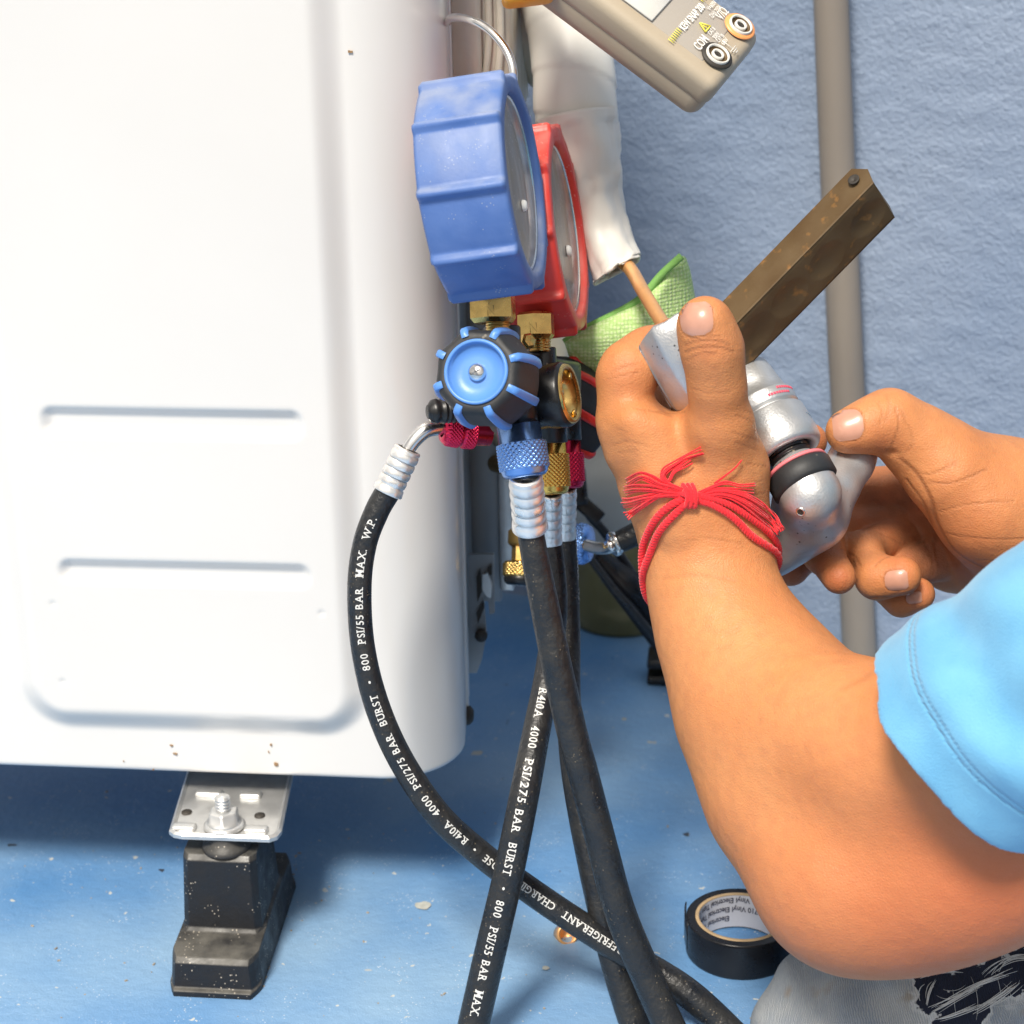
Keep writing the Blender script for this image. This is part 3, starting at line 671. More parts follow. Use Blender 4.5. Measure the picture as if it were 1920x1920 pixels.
# knobs
def knob(c, ax, R, L, ribmat, facemat, face=True, ph=0.):
    X = nrm(CV(0, 1, 0)-np.dot(CV(0, 1, 0), ax)*ax); Y = np.cross(ax, X)
    def rad(t):   # t 0 front .. 1 back
        return R*(.84+.16*math.sin(min(1, (t+.02)/.62)*math.pi/2)) if t < .62 else R*(1-.10*((t-.62)/.38)**2)
    def md(a, k, t, r):
        q = 2*math.pi/8; u = ((a-ph+q/2) % q)-q/2
        return r*(1-.028*math.cos(8*(a-ph))*(1 if 2 <= k <= 14 else 0)*-1-.014)
    pr = [(-.0004, R*.62), (0, R*.68), (0, R*.80), (-.001, R*.835)]+[(-L*t, rad(t)) for t in np.linspace(.05, 1, 12)]+[(-L*1.01, R*.8), (-L*1.02, R*.3)]
    kg = MO('knob_grip', *lathe(c, ax, pr, 96, md, x=X), M['blackm'], gm)
    MO('knob_face', *lathe(c, ax, [(.0003, R*.665), (.0013, R*.655), (.0013, R*.60), (.0005, R*.585), (-.0022, R*.565), (-.0024, R*.3), (-.0022, .0003)], 64), facemat, kg)
    if face:
        MO('knob_screw', *lathe(c, ax, [(-.0024, 17*MP(893, 697, .87)), (-.0006, 17*MP(893, 697, .87)), (.0010, 12*MP(893, 697, .87)), (.0013, .0002)], 28), M['chrome'], kg)
        for a in (.5, .5+math.pi/2):
            d = math.cos(a)*X+math.sin(a)*Y
            MO('screw_slot', *rbox(c+ax*.0012, d, nrm(np.cross(ax, d)), ax, .0042, .0009, .0003, 0), M['dial'], kg)
    for k in range(8):
        a0 = ph+k*math.pi/4; hw = .085; V = []; ts = np.linspace(-.03, .86, 16)
        for t in ts:
            for (da, dr) in ((-hw*1.15, -.0012), (-hw, .0013), (-hw*.6, .0019), (hw*.6, .0019), (hw, .0013), (hw*1.15, -.0012)):
                tt = max(t, 0); e = .0016 if (t < 0 or t > .83) else 0
                r = rad(tt)*(1+.014)+dr-e; a = a0+da
                V.append(c+ax*(-L*tt+(.0008 if t < 0 else 0))+(math.cos(a)*X+math.sin(a)*Y)*r)
        f = [tuple(q) for q in gridf(16, 6)]; f.append((0, 1, 2, 3, 4, 5)); f.append(tuple(15*6+i for i in range(6))[::-1])
        MO('grip_rib', V, f, ribmat, kg)
kb = W(940, 722, .905); kf = W(893, 697, .868)
axk = nrm(kf-kb); Rk = 94*MP(893, 697, .87)
knob(kf, axk, Rk, .036, M['kblue'], M['kblue'], ph=math.radians(-26))
knob(W(1116, 800, 1.04), CV(.72, -.40, -.35), 88*MP(1100, 790, 1.05), .040, M['kred'], M['kred'], False, ph=.2)

# ------------------------------------------------------------ insulated pipes, copper tube
ip = thing('insulated_pipe', 'white tape wrapped refrigerant pipe behind the gauges ending at a copper tube', 'pipe', W(1160, 480, 1.05))
def wrapmod(pitch, amp):
    def md(i, a, r):
        q = (i*1.0/pitch+a/(2*math.pi)) % 1.0; return r*(1+amp*q)
    return md
P, R = PYr([(1020, -220, 1.16, 70), (1035, -60, 1.14, 72), (1058, 30, 1.12, 74), (1074, 120, 1.10, 76), (1079, 200, 1.09, 77), (1085, 270, 1.085, 74), (1100, 340, 1.08, 66)], 120)
MO('tape_wrap', *tube(P, R, 40, mod=wrapmod(19, .035)), M['wrap'], ip)
def paperwrap():
    rows = spl([(1080, 215, 1.078, 78), (1092, 290, 1.072, 72), (1106, 360, 1.068, 62), (1128, 430, 1.06, 56), (1152, 492, 1.05, 50), (1159, 506, 1.048, 49)], 60)
    V = []; n = 44
    for i, q in enumerate(rows):
        c = W(q[0], q[1], q[2]); r = q[3]*MP(q[0], q[1], q[2])
        T = nrm(W(*rows[min(i+1, 59)][:3])-W(*rows[max(i-1, 0)][:3])); X = nrm(CV(1, 0, 0)-np.dot(CV(1, 0, 0), T)*T); Y = np.cross(T, X)
        for k in range(n):
            a = 2*math.pi*k/n; p0 = math.cos(a)*X+math.sin(a)*Y
            w_ = .20*noise.noise(Vector((p0[0]*1.9, p0[2]*1.6+i*.10, p0[1]*1.5)))-.10*abs(noise.noise(Vector((p0[0]*4+i*.08, i*.13, p0[1]*4))))
            V.append(c+p0*r*(1+w_*(.9 if i > 3 else .2))*(1.0 if abs(math.sin(a)) < .5 else .92))
    return np.array(V), tube([(0, 0, i) for i in range(60)], 1, n, caps=False)[1]
o = MO('paper_wrap', *paperwrap(), M['wrap'], ip); md_ = o.modifiers.new('s', 'SOLIDIFY'); md_.thickness = .0012
P, R = PYr([(1120, 420, 1.06, 13), (1160, 480, 1.05, 13), (1184, 508, 1.035, 13), (1205, 545, 1.0, 13), (1232, 590, .965, 13.5), (1258, 632, .93, 14), (1285, 680, .905, 14)], 50)
MO('copper_tube', *tube(P, R, 24), M['copper'], ip)
P, R = PYr([(1120, 500, 1.07, 16), (1150, 497, 1.07, 15), (1186, 503, 1.06, 9)], 10)
ip2 = thing('insulated_pipe', 'second taped beige refrigerant pipe leaving the unit behind the gauges', 'pipe', W(985, 60, 1.14))
P, R = PYr([(905, -120, 1.14, 60), (955, -20, 1.15, 58), (990, 50, 1.16, 55), (1020, 110, 1.18, 50), (1060, 170, 1.2, 50), (1070, 300, 1.2, 50), (1050, 450, 1.2, 46), (1030, 600, 1.19, 44), (1015, 720, 1.17, 42), (985, 800, 1.15, 40), (940, 840, 1.14, 36)], 140)
MO('tape_wrap', *tube(P, R, 36, mod=wrapmod(14, .025)), M['wrapd'], ip2)

# brass service valve + coupler below manifold
sv = thing('service_coupler', 'dull brass quick coupler with knurled black-ended ring beside the unit', 'coupler', W(968, 1090, 1.08))
m = MP(968, 1040, 1.1); c = W(985, 900, 1.10); a_ = CV(-.04, -.99, .12)
MO('coupler_body', *lathe(c, a_, [(0, 10*m), (0, 22*m), (90*m, 22*m), (96*m, 28*m), (118*m, 28*m), (124*m, 22*m), (124*m, 10*m)], 40), M['dbrass'], sv)
MO('coupler_hex', *lathe(c+a_*120*m, a_, [(0, 20*m), (30*m, 20*m), (32*m, 18*m)], 6), M['dbrass'], sv, smooth=False)
MO('coupler_ring', *knurl_lathe(c+a_*150*m, a_, [(0, 22*m), (2*m, 32*m), (6*m, 34*m), (28*m, 34*m), (31*m, 31*m)], [(6*m, 28*m)], cnt=28), M['brass'], sv)
MO('coupler_cap', *lathe(c+a_*180*m, a_, [(0, 31*m), (3*m, 33*m), (10*m, 31*m), (14*m, 27*m), (14.5*m, .0003)], 40), M['black'], sv)
pz = c+a_*194.9*m; text_plane('cap_lettering', 'TASCO', pz+CV(-1, 0, 0)*24*m+CV(0, .4, .2)*(2*m), CV(.9, -.1, .12), CV(.1, .1, 1), 17*m, M['whitep'], sv, .02, lift=.0003)
MO('coupler_stem', *tube([W(985, 905, 1.10), W(970, 880, 1.12), W(930, 868, 1.15)], 18*m, 20), M['dbrass'], sv)
# blue coupling with elbow beyond the hoses, hose passing behind the wrist
hE = thing('charging_hose', 'black hose with blue knurled elbow coupling passing behind the wrist', 'hose', W(1200, 1000, 1.06), 'charging hoses of the gauge set')
m = MP(1090, 1018, 1.07); axe = CV(.92, -.06, .38)
MO('coupling', *knurl_lathe(W(1068, 1018, 1.08), axe, [(0, 14*m), (0, 33*m), (3*m, 36*m), (12*m, 38*m), (14*m, 36*m), (17*m, 36*m), (19*m, 38*m), (34*m, 37*m), (40*m, 34*m), (43*m, 24*m), (43*m, 8*m)], [(3*m, 12*m), (19*m, 34*m)], cnt=28), M['ablue'], hE)
P, R = PYr([(1098, 1022, 1.065, 12), (1120, 1027, 1.06, 12), (1140, 1026, 1.055, 13), (1152, 1020, 1.05, 14)], 20)
MO('elbow_tube', *tube(P, R, 20), M['chrome'], hE)
a2 = CV(.8, .32, -.3)
MO('ferrule', *lathe(W(1146, 1022, 1.055), a2, [(0, 12*m), (0, 20*m), (4*m, 24*m), (10*m, 24*m), (14*m, 20*m), (26*m, 21*m)], 40), M['chrome'], hE)
P, R = PYr([(1162, 1016, 1.05, 21), (1185, 1005, 1.05, 22), (1215, 990, 1.05, 22), (1260, 975, 1.06, 22), (1330, 980, 1.08, 22), (1400, 1080, 1.12, 22), (1420, 1250, 1.2, 22), (1440, 1420, 1.13, 20)], 90)
MO('rubber_hose', *tube(P, R, 24), M['hose'], hE)

# olive jar, bag strap, black clip
jar = thing('plastic_jug', 'pale topped olive plastic jug standing on the floor behind the hoses', 'jug', FL(1165, 1190))
jc = FL(1166, 1160); jc[2] = 0; jm = MP(1168, 1150, jc[1])
MO('jug_body', *lathe(jc, ZZ, [(0, .0002), (0, 88*jm), (.004, 94*jm), (.02, 96*jm), (.075, 97*jm), (.079, 94*jm)], 64), M['olive'], jar)
MO('jug_top', *lathe(jc, ZZ, [(.079, 94*jm), (.081, 97*jm), (.120, 97*jm), (.132, 92*jm), (.145, 60*jm), (.147, .0003)], 64), M['pale'], jar)
st = thing('black_strap', 'black flat strap hanging diagonally in front of the olive jug', 'strap', FL(1262, 1240))
def ribbon(rows, wpx, th):
    P, R = PYr([(a, b, c_, wpx*k) for a, b, c_, k in rows], 40); T = np.gradient(P, axis=0); V = []
    for i in range(40):
        t_ = nrm(T[i]); X = nrm(np.cross(t_, FW)); N_ = nrm(np.cross(X, t_))
        for (a, b) in ((-1, -1), (-1, 1), (1, 1), (1, -1)): V.append(P[i]+X*R[i]*a+N_*th*b)
    V = np.array(V); f = []
    for i in range(39):
        for k in range(4): f.append((i*4+k, i*4+(k+1) % 4, (i+1)*4+(k+1) % 4, (i+1)*4+k))
    f += [(0, 1, 2, 3), (159, 158, 157, 156)]
    return V, f
MO('strap_band', *ribbon([(1118, 1040, 1.24, .6), (1150, 1075, 1.24, 1.), (1190, 1115, 1.24, 1.3), (1240, 1190, 1.25, 1.1), (1290, 1260, 1.26, .9)], 26, .002), M['vinyl'], st)
MO('strap_piping', *tube(PYr([(1095, 1030, 1.23, 6), (1140, 1090, 1.23, 7), (1190, 1150, 1.23, 8), (1238, 1208, 1.24, 8), (1290, 1290, 1.25, 8)], 30)[0], .0028, 12), M['hose'], st)
MO('strap_cord', *tube(PYr([(1076, 860, 1.25, 8), (1085, 900, 1.25, 8), (1102, 960, 1.25, 8), (1135, 1000, 1.25, 8), (1185, 1075, 1.25, 8)], 30)[0], .0034, 12), M['vinyl'], st)
MO('strap_buckle', *rbox(W(1104, 955, 1.24), CV(.75, -.65, 0), CV(.65, .75, 0), -FW, .022, .011, .006, .0015), M['black'], st)
MO('strap_loop', *rbox(W(1084, 910, 1.24), CV(.1, -1, 0), CV(1, .1, 0), -FW, .028, .012, .006, .003), M['black'], st)
ck = thing('black_clamp', 'small black plastic clamp on the floor behind the forearm', 'clamp', FL(1250, 1290))
for k, z in enumerate((.004, .017)):
    MO('clamp_jaw', *rbox(FL(1256, 1272, 0)+ZZ*z+np.array([0, 0, 0]), UX, -UN, ZZ, .034, .03, .007, .002, 3), M['black'], ck)
MO('clamp_spacer', *lathe(FL(1262, 1272, 0)+ZZ*.004, ZZ, [(0, .008), (.014, .008)], 20), M['black'], ck)

# ------------------------------------------------------------ clamp meter
EX = CV(.80, -.60, 0)
_ey = CV(-.6, -.8, 0)
EY = nrm(.80*_ey+.60*(-FW)); EZ = nrm(np.cross(EX, EY)); 
if np.dot(EZ, -FW) < 0: EZ = -EZ
Ym = .97; mm_ = MP(1300, 80, Ym)
cm = thing('clamp_meter', 'beige clamp meter hanging tilted at the top with orange trigger', 'clamp meter', W(1250, 20, Ym))
FC = ONP(1387, 107, W(1387, 107, Ym), EZ)       # mid of the end edge on the face
fwid = 212*mm_; flen = 560*mm_; dep = 112*mm_
def MT(px, py):
    return ONP(px, py, FC, EZ)
endc = MT(1390, 112)
cen = endc-EX*flen/2-EZ*dep/2
tp = lambda co_: (co_.x, co_.y*(1-.07*(1 if co_.x > 0 and co_.z < 0 else 0)), co_.z)
up_h = dep*.60
MO('meter_case', *rbox(endc-EX*flen/2-EZ*up_h/2, EX, EY, EZ, flen, fwid, up_h, .0060, 5), M['beige'], cm)
MO('meter_back', *rbox(endc-EX*(flen/2+.001)-EZ*(up_h+(dep-up_h)/2-.0008-.004), EX, EY, EZ, flen-.0012, fwid-.0012, dep-up_h+.008, .0075, 5), M['beige'], cm)
pl = rbox(endc-EX*(flen/2+.006)+EZ*.0002-EZ*.0009, EX, EY, EZ, flen-.016, fwid-.018, .0022, .0010, 2)
MO('face_plate', *pl, M['taupe'], cm)
def onf(px, py, lift=.0015): return MT(px, py)+EZ*lift
# display quad
q = [onf(1195, 25), onf(1247, 64), onf(1300, -8), onf(1242, -60)]
s0 = q[1]; xa = EX; 
dc = MT(1205, -20)
MO('display', *rbox(onf(1222, 7, .0013)-EX*.02, EX, EY, EZ, .052, .024, .0012, .0004, 1), M['lcd'], cm)
for (px, py, ring, nm) in ((1342, 108, 'dark', 'com'), (1385, 53, 'ringo', 'volt')):
    c = onf(px, py, .0012); r = 27*mm_*1.05
    sr = MO('socket_ring', *lathe(c, EZ, [(0, r*1.12), (.0008, r*1.08), (.0009, r*.80)], 48), M[ring], cm)
    MO('socket_rim', *lathe(c, EZ, [(.0008, r*.84), (.0022, r*.82), (.0022, r*.72), (-.001, r*.68)], 48), M['lcd'], sr)
    MO('socket_well', *lathe(c, EZ, [(.0012, r*.70), (.0004, r*.66), (.0004, .0002)], 40), M['bar'], sr)
    MO('socket_core', *lathe(c, EZ, [(.0005, r*.44), (.0019, r*.42), (.0019, r*.30), (.0006, r*.26)], 40), M['lcd'], sr)
    MO('socket_hole', *lathe(c, EZ, [(.0011, r*.28), (.0009, .0002)], 30), M['dark'], sr)
tx = -EY; ty = -EX
def mt_text(s, px, py, h, mt_, bold=0., sx=.8): text_plane('meter_lettering', s, onf(px, py, .0013), tx, ty, h, mt_, cm, bold, sx=sx)
mt_text('COM', 1310, 99, .0068, M['whitep'], .01, .72)
mt_text('KEW SNAP 200', 1281, 62, .0056, M['whitep'], .02, .66)
mt_text('V/Ω', 1351, 42, .0068, M['whitep'], 0, .8)
mt_text('V⎓600V' if False else 'V=600V', 1329, 24, .0036, M['whitep'], 0, .7)
mt_text('Ω/•)) 250V', 1334, 38, .0036, M['whitep'], 0, .7)
mt_text('CAT.II', 1330, 70, .0033, M['whitep'], 0, .7); mt_text('300V', 1339, 78, .0033, M['whitep'], .0, .8)
mt_text('CAT.III', 1346, 84, .0033, M['whitep'], 0, .7); mt_text('600V', 1355, 89, .0033, M['whitep'], 0, .8)
for k in range(7):
    for (bx, by) in ((1256, 80), (1312, 3)):
        p = onf(bx+2.6*k, by-3.4*k, .0013); MO('yellow_bar', *rbox(p, EX, EY, EZ, .0034, .0005, .0002, 0), M['yellow'], cm)
tri = onf(1320, 54, .0014)
for k in range(3):
    a = math.pi/2+k*2*math.pi/3; b_ = a+2*math.pi/3
    pa = tri+(tx*math.cos(a)+ty*math.sin(a))*.0034; pb = tri+(tx*math.cos(b_)+ty*math.sin(b_))*.0034
    MO('warning_triangle', *tube([pa, pb], .0004, 8), M['yellow'], cm)
MO('warning_bolt', *tube([tri+ty*.0014, tri-tx*.0004, tri+tx*.0004, tri-ty*.0012], .0003, 6), M['yellow'], cm)
g0 = onf(1363, 88, .0014)
for k, (o1, hw) in enumerate(((0, .0032), (.0012, .0021), (.0024, .001))):
    pcn = g0+EX*(.003+o1); MO('earth_symbol', *tube([pcn-EY*hw, pcn+EY*hw], .00018, 6), M['whitep'], cm)
MO('earth_symbol', *tube([g0-EX*.004, g0+EX*.003], .00018, 6), M['whitep'], cm)
tr0 = W(985, -14, Ym)
MO('trigger', *rbox(W(990, -16, Ym), CV(.97, .1, .1), CV(.05, -1, .1), -FW, 100*mm_, 48*mm_, .018, .004, 3), M['orange'], cm)
# jaws beyond the frame, gripping the insulated line
jb = endc-EX*flen-EZ*dep/2
jw = []
for sg in (1, -1):
    Pj = [jb+EX*.004+EY*sg*.016, jb-EX*.02+EY*sg*.030, jb-EX*.045+EY*sg*.032, jb-EX*.066+EY*sg*.020, jb-EX*.074+EY*sg*.003]
    MO('clamp_jaw', *tube(spl(Pj, 24), .0085, 16), M['beige'], cm)

# ------------------------------------------------------------ tape roll, copper cap, debris
tc_ = FL(1388, 1717, .023); tc_[2] = 0
tr = thing('tape_roll', 'roll of black vinyl tape lying on the blue floor by the elbow', 'tape roll', tc_)
ro = 101*MP(1388, 1717, tc_[1]); ri = .79*ro; H = .0225
pr = [(0, ri), (0, ro*.985), (.001, ro)]+[(h_, ro*(1-.004*(i % 2))) for i, h_ in enumerate(np.linspace(.002, H-.002, 6))]+[(H-.0006, ro), (H, ro*.985)]+[(H-.0003*(i % 2), ro*(.985-.155*i/7)) for i in range(1, 8)]
MO('tape_body', *lathe(tc_, ZZ, pr, 96), M['vinyl'], tr)
MO('cardboard_core', *lathe(tc_, ZZ, [(.0, ri*1.05), (H*1.01, ri*1.05), (H*1.015, ri*1.03), (H*1.015, ri*.975), (H*1.0, ri*.965), (H*.98, ri*.965)], 96), M['card'], tr)
MO('paper_liner', *lathe(tc_, ZZ, [(H*.985, ri*.966), (.001, ri*.966)][::1], 96), M['liner'], tr)
def ring_text(s, z, th0, size, parent):
    V, f = text_mesh(s, .015); rr_ = ri*.966-.0003; a = th0+V[:, 0]*size*.9/rr_*1
    Q = np.stack([tc_[0]+rr_*np.sin(a), tc_[1]+rr_*np.cos(a), z+V[:, 1]*size*-1], 1)
    MO('liner_text', Q, f, M['ink'], parent, smooth=False)
for z, a0, s_ in ((.0205, -1.9, 'Vinyl Electrical Tape 1710 Vinyl'), (.0145, -1.6, '1710 Vinyl Electrical Tape 1710'), (.0085, -2.0, 'Electrical Tape 1710 Vinyl')):
    V, f = text_mesh(s_, .015); rr_ = ri*.966-.0003; a = a0+(V[:, 0].max()-V[:, 0])*.0049*.85/rr_
    Q = np.stack([tc_[0]+rr_*np.sin(a), tc_[1]+rr_*np.cos(a), z-V[:, 1]*.0049], 1)
    MO('liner_text', Q, f, M['ink'], tr, smooth=False)
def flap():
    V = []; 
    for i, q in enumerate(np.linspace(0, 1, 10)):
        a = math.radians(-58)-q*.7; r = ro*1.004+.004*(1-q)**2
        x, y = tc_[0]+r*math.sin(a), tc_[1]+r*math.cos(a)
        for z in (.004, H-.001): V.append((x, y, z+(.001*(1-q)**2 if z == H else 0)))
    return np.array(V), [tuple(x) for x in gridf(10, 2)]
v, f = flap(); o = MO('loose_end', v, f, M['vinyl'], tr); mo = o.modifiers.new('s', 'SOLIDIFY'); mo.thickness = .0007
def cap_():
    c = FL(1064, 1752, .004); ax = nrm((.2, -.75, .45))
    return lathe(c, ax, [(-.009, .004), (-.009, .0062), (0, .0064), (.0008, .006), (.0008, .0048), (-.005, .0042), (-.0055, .0002)], 32)
tag(MO('copper_cap', *cap_(), M['copper']), 'small copper cap lying on the floor under the crossing hoses', 'cap')
def debris():
    parts = []
    for i in range(150):
        px, py = random.uniform(20, 1500), random.uniform(1480, 1915)
        if i > 100: px, py = random.uniform(480, 560)+0, random.uniform(1600, 1860); px = 548-(py-1640)*.28+random.uniform(-3, 6)
        p = FL(px, py); s_ = random.choice((.0004, .0005, .0006, .0009)) if i <= 100 else random.uniform(.0004, .0010)
        a = rbox(p+ZZ*s_*.4, nrm((math.cos(i), math.sin(i), 0)), nrm((-math.sin(i), math.cos(i), 0)), ZZ, s_*random.uniform(1, 2.4), s_, s_*.8, 0)
        parts.append(a)
    return join(parts)
v, f = debris(); tag(MO('grit', v, f, mat('grit', (.42, .36, .28), .9, var=.5, vs=300), smooth=False), 'scattered brown and pale grit on the blue painted floor', 'grit', kind='stuff')
def patch_(px, py, a_, b_, seed):
    V = [FL(px, py)+ZZ*.0009]
    for k in range(28):
        t = 2*math.pi*k/28; q = 1+.35*noise.noise(Vector((math.cos(t)*1.4, math.sin(t)*1.4, seed)))
        V.append(FL(px, py)+np.array([math.cos(t)*a_*q, math.sin(t)*b_*q, .0008]))
    return V, [(0, k+1, (k+1) % 28+1) for k in range(28)]
for q in ((793, 1699, .0052, .0042, 3.), (1023, 1817, .0022, .002, 5.), (955, 1668, .0012, .001, 7.), (1170, 1350, .0016, .002, 9.)):
    MO('paint_chip', *patch_(*q), mat('bare_patch', (.46, .47, .43), .8, var=.2, vs=300), bpy.data.objects['floor'], smooth=False)
# dried bits on the unit's lower lip
def bits():
    parts = []
    for (px, py, s_) in ((320, 1398, .0011), (328, 1413, .0014), (508, 1397, .0009), (519, 1432, .0017), (504, 1410, .0007), (288, 1444, .0008), (448, 792, .0008), (656, 96, .0012), (232, 1428, .0006)):
        p = ONP(px, py, B0+UN*.0005, UN)
        for k in range(3):
            d = nrm(np.random.randn(3)); parts.append(rbox(p+d*s_*.6*np.array([1, .2, 1]), UX, UN, ZZ, s_*random.uniform(.5, 1.3), s_*.4, s_*random.uniform(.5, 1.2), 0))
    return join(parts)
v, f = bits(); o = MO('dried_specks', v, f, mat('dry_bits', (.30, .19, .10), .9), ac, smooth=False); tag(o, kind='stuff')

# ------------------------------------------------------------ signed distance bodies
def rcone(P, a, b, r1, r2):
    ba = b-a; l2 = float(ba@ba)+1e-12; rr = r1-r2; a2 = l2-rr*rr; il2 = 1/l2
    pa = P-a; y = pa@ba; z = y-l2; x2 = ((pa*l2-y[..., None]*ba)**2).sum(-1); y2 = y*y*l2; z2 = z*z*l2
    if a2 <= 0: return np.linalg.norm(P-(a if r1 > r2 else b), axis=-1)-max(r1, r2)
    k = np.sign(rr)*rr*rr*x2
    d = (np.sqrt(x2*a2*il2)+y*rr)*il2-r1
    c1 = np.sign(z)*a2*z2 > k; c2 = np.sign(y)*a2*y2 < k
    d = np.where(c2, np.sqrt(x2+y2)*il2-r1, d); d = np.where(c1, np.sqrt(x2+z2)*il2-r2, d); return d
def smin(a, b, k):
    h = np.clip(.5+.5*(b-a)/k, 0, 1); return b*(1-h)+a*h-k*h*(1-h)
def nets(F, o, h):
    nx, ny, nz = F.shape; S_ = F < 0
    cnt = sum(S_[i:nx-1+i, j:ny-1+j, k:nz-1+k].astype(np.int8) for i in (0, 1) for j in (0, 1) for k in (0, 1))
    act = (cnt > 0) & (cnt < 8); I = np.argwhere(act); idx = -np.ones(act.shape, np.int32); idx[tuple(I.T)] = np.arange(len(I))
    cor = [(i, j, k) for i in (0, 1) for j in (0, 1) for k in (0, 1)]
    fv = {c: F[I[:, 0]+c[0], I[:, 1]+c[1], I[:, 2]+c[2]] for c in cor}
    acc = np.zeros((len(I), 3)); n = np.zeros(len(I))
    for c in cor:
        for ax in range(3):
            if c[ax] == 0:
                d = list(c); d[ax] = 1; d = tuple(d); A, B = fv[c], fv[d]; m_ = (A < 0) != (B < 0)
                t = np.where(m_, A/np.where(m_, A-B, 1), 0); p = np.array(c, float)[None].repeat(len(I), 0); p[:, ax] += t
                acc += p*m_[:, None]; n += m_
    V = o+(I+acc/n[:, None])*h; Q = []
    for ax in range(3):
        sl0 = [slice(None)]*3; sl1 = [slice(None)]*3; sl0[ax] = slice(0, -1); sl1[ax] = slice(1, None)
        A, B = S_[tuple(sl0)], S_[tuple(sl1)]; E_ = np.argwhere(A != B); b, c = (ax+1) % 3, (ax+2) % 3
        ok = (E_[:, b] > 0) & (E_[:, c] > 0) & (E_[:, b] < F.shape[b]-1) & (E_[:, c] < F.shape[c]-1); E_ = E_[ok]; ins = A[tuple(E_.T)]
        q = []
        for db, dc in ((-1, -1), (0, -1), (0, 0), (-1, 0)):
            e = E_.copy(); e[:, b] += db; e[:, c] += dc; q.append(idx[tuple(e.T)])
        q = np.stack(q, 1); q[~ins] = q[~ins][:, ::-1]; Q.append(q)
    return V, np.vstack(Q)
def relax(V, Q, it=3, k=.5):
    e = np.vstack([Q[:, [0, 1]], Q[:, [1, 2]], Q[:, [2, 3]], Q[:, [3, 0]]]); e = np.vstack([e, e[:, ::-1]]); n = np.bincount(e[:, 0], minlength=len(V))[:, None]
    for _ in range(it):
        A = np.stack([np.bincount(e[:, 0], V[e[:, 1], a], len(V)) for a in range(3)], 1)/np.maximum(n, 1); V = V+(A-V)*k
    return V
class Field:
    def __init__(s, lo, hi, h):
        s.o = np.array(lo, float); s.h = h; s.n = np.ceil((np.array(hi)-s.o)/h).astype(int)+1; s.F = np.full(s.n, .05, np.float32)
    def region(s, lo, hi):
        a = np.maximum(((lo-s.o)/s.h).astype(int)-1, 0); b = np.minimum(((hi-s.o)/s.h).astype(int)+2, s.n)
        if np.any(b <= a): return None, None
        g = np.meshgrid(*[s.o[i]+np.arange(a[i], b[i])*s.h for i in range(3)], indexing='ij')
        return tuple(slice(a[i], b[i]) for i in range(3)), np.stack(g, -1)
    def chain(s, pts, kin, kj, branch=False):
        """pts: list of (xyz, r)"""
        c = np.array([p[0] for p in pts]); r = np.array([p[1] for p in pts]); mg = max(kin, kj)+3*s.h
        sl_, P = s.region((c-r[:, None]).min(0)-mg, (c+r[:, None]).max(0)+mg)
        if sl_ is None: return
        d = None
        if len(pts) == 1: d = np.linalg.norm(P-c[0], axis=-1)-r[0]
        for i in range(len(pts)-1):
            e = rcone(P, c[i], c[i+1], r[i], r[i+1]); d = e if d is None else smin(d, e, kin)
        s.F[sl_] = smin(s.F[sl_], d, kj) if kj > 0 else np.minimum(s.F[sl_], d)
    def cut(s, a, b, r, k):
        mg = k+3*s.h; lo = np.minimum(a, b)-r-mg; hi = np.maximum(a, b)+r+mg; sl_, P = s.region(lo, hi)
        if sl_ is None: return
        d = rcone(P, a, b, r, r); s.F[sl_] = -smin(-s.F[sl_], d, k)
def Pt(px, py, Y, r): return (W(px, py, Y), r*MP(px, py, Y))
def chainpx(rows): return [Pt(*r) for r in rows]

person = thing('person', 'person in blue t-shirt and ripped pale jeans gripping the flaring tool', 'person', FL(1700, 1990))
# --- left hand and arm
lo = W(1090, 1950, .62); 
L1 = Field((.025, .62, .02), (.34, .985, .432), .00112)
ARM = [
 [(1322, 1040, .90, 88), (1364, 1186, .878, 120), (1438, 1333, .853, 158), (1510, 1476, .825, 178), (1596, 1628, .79, 174)],
 [(1300, 1020, .90, 80), (1320, 1090, .895, 98)], [(1350, 1020, .90, 80), (1345, 1080, .895, 88)],
 [(1596, 1628, .79, 172), (1576, 1704, .80, 100)],
 [(1606, 1636, .785, 168), (1700, 1634, .778, 174), (1800, 1598, .768, 178), (1900, 1548, .765, 180), (2080, 1400, .745, 180)],
 [(1392, 1215, .868, 104), (1448, 1310, .846, 130), (1556, 1374, .81, 138), (1680, 1430, .785, 165), (1850, 1400, .758, 175), (2060, 1270, .735, 160)],
]
for c in ARM: L1.chain(chainpx(c), .018, .016)
PALM = [
 [(1190, 805, .905, 58), (1235, 900, .905, 66), (1290, 1020, .905, 76)],
 [(1235, 830, .91, 60), (1270, 920, .905, 74), (1315, 1020, .902, 86)],
 [(1300, 850, .905, 62), (1320, 930, .90, 82), (1335, 1020, .90, 90)],
 [(1345, 800, .895, 62), (1362, 880, .898, 72), (1358, 1000, .902, 82)],
]
for c in PALM: L1.chain(chainpx(c), .010, .012)
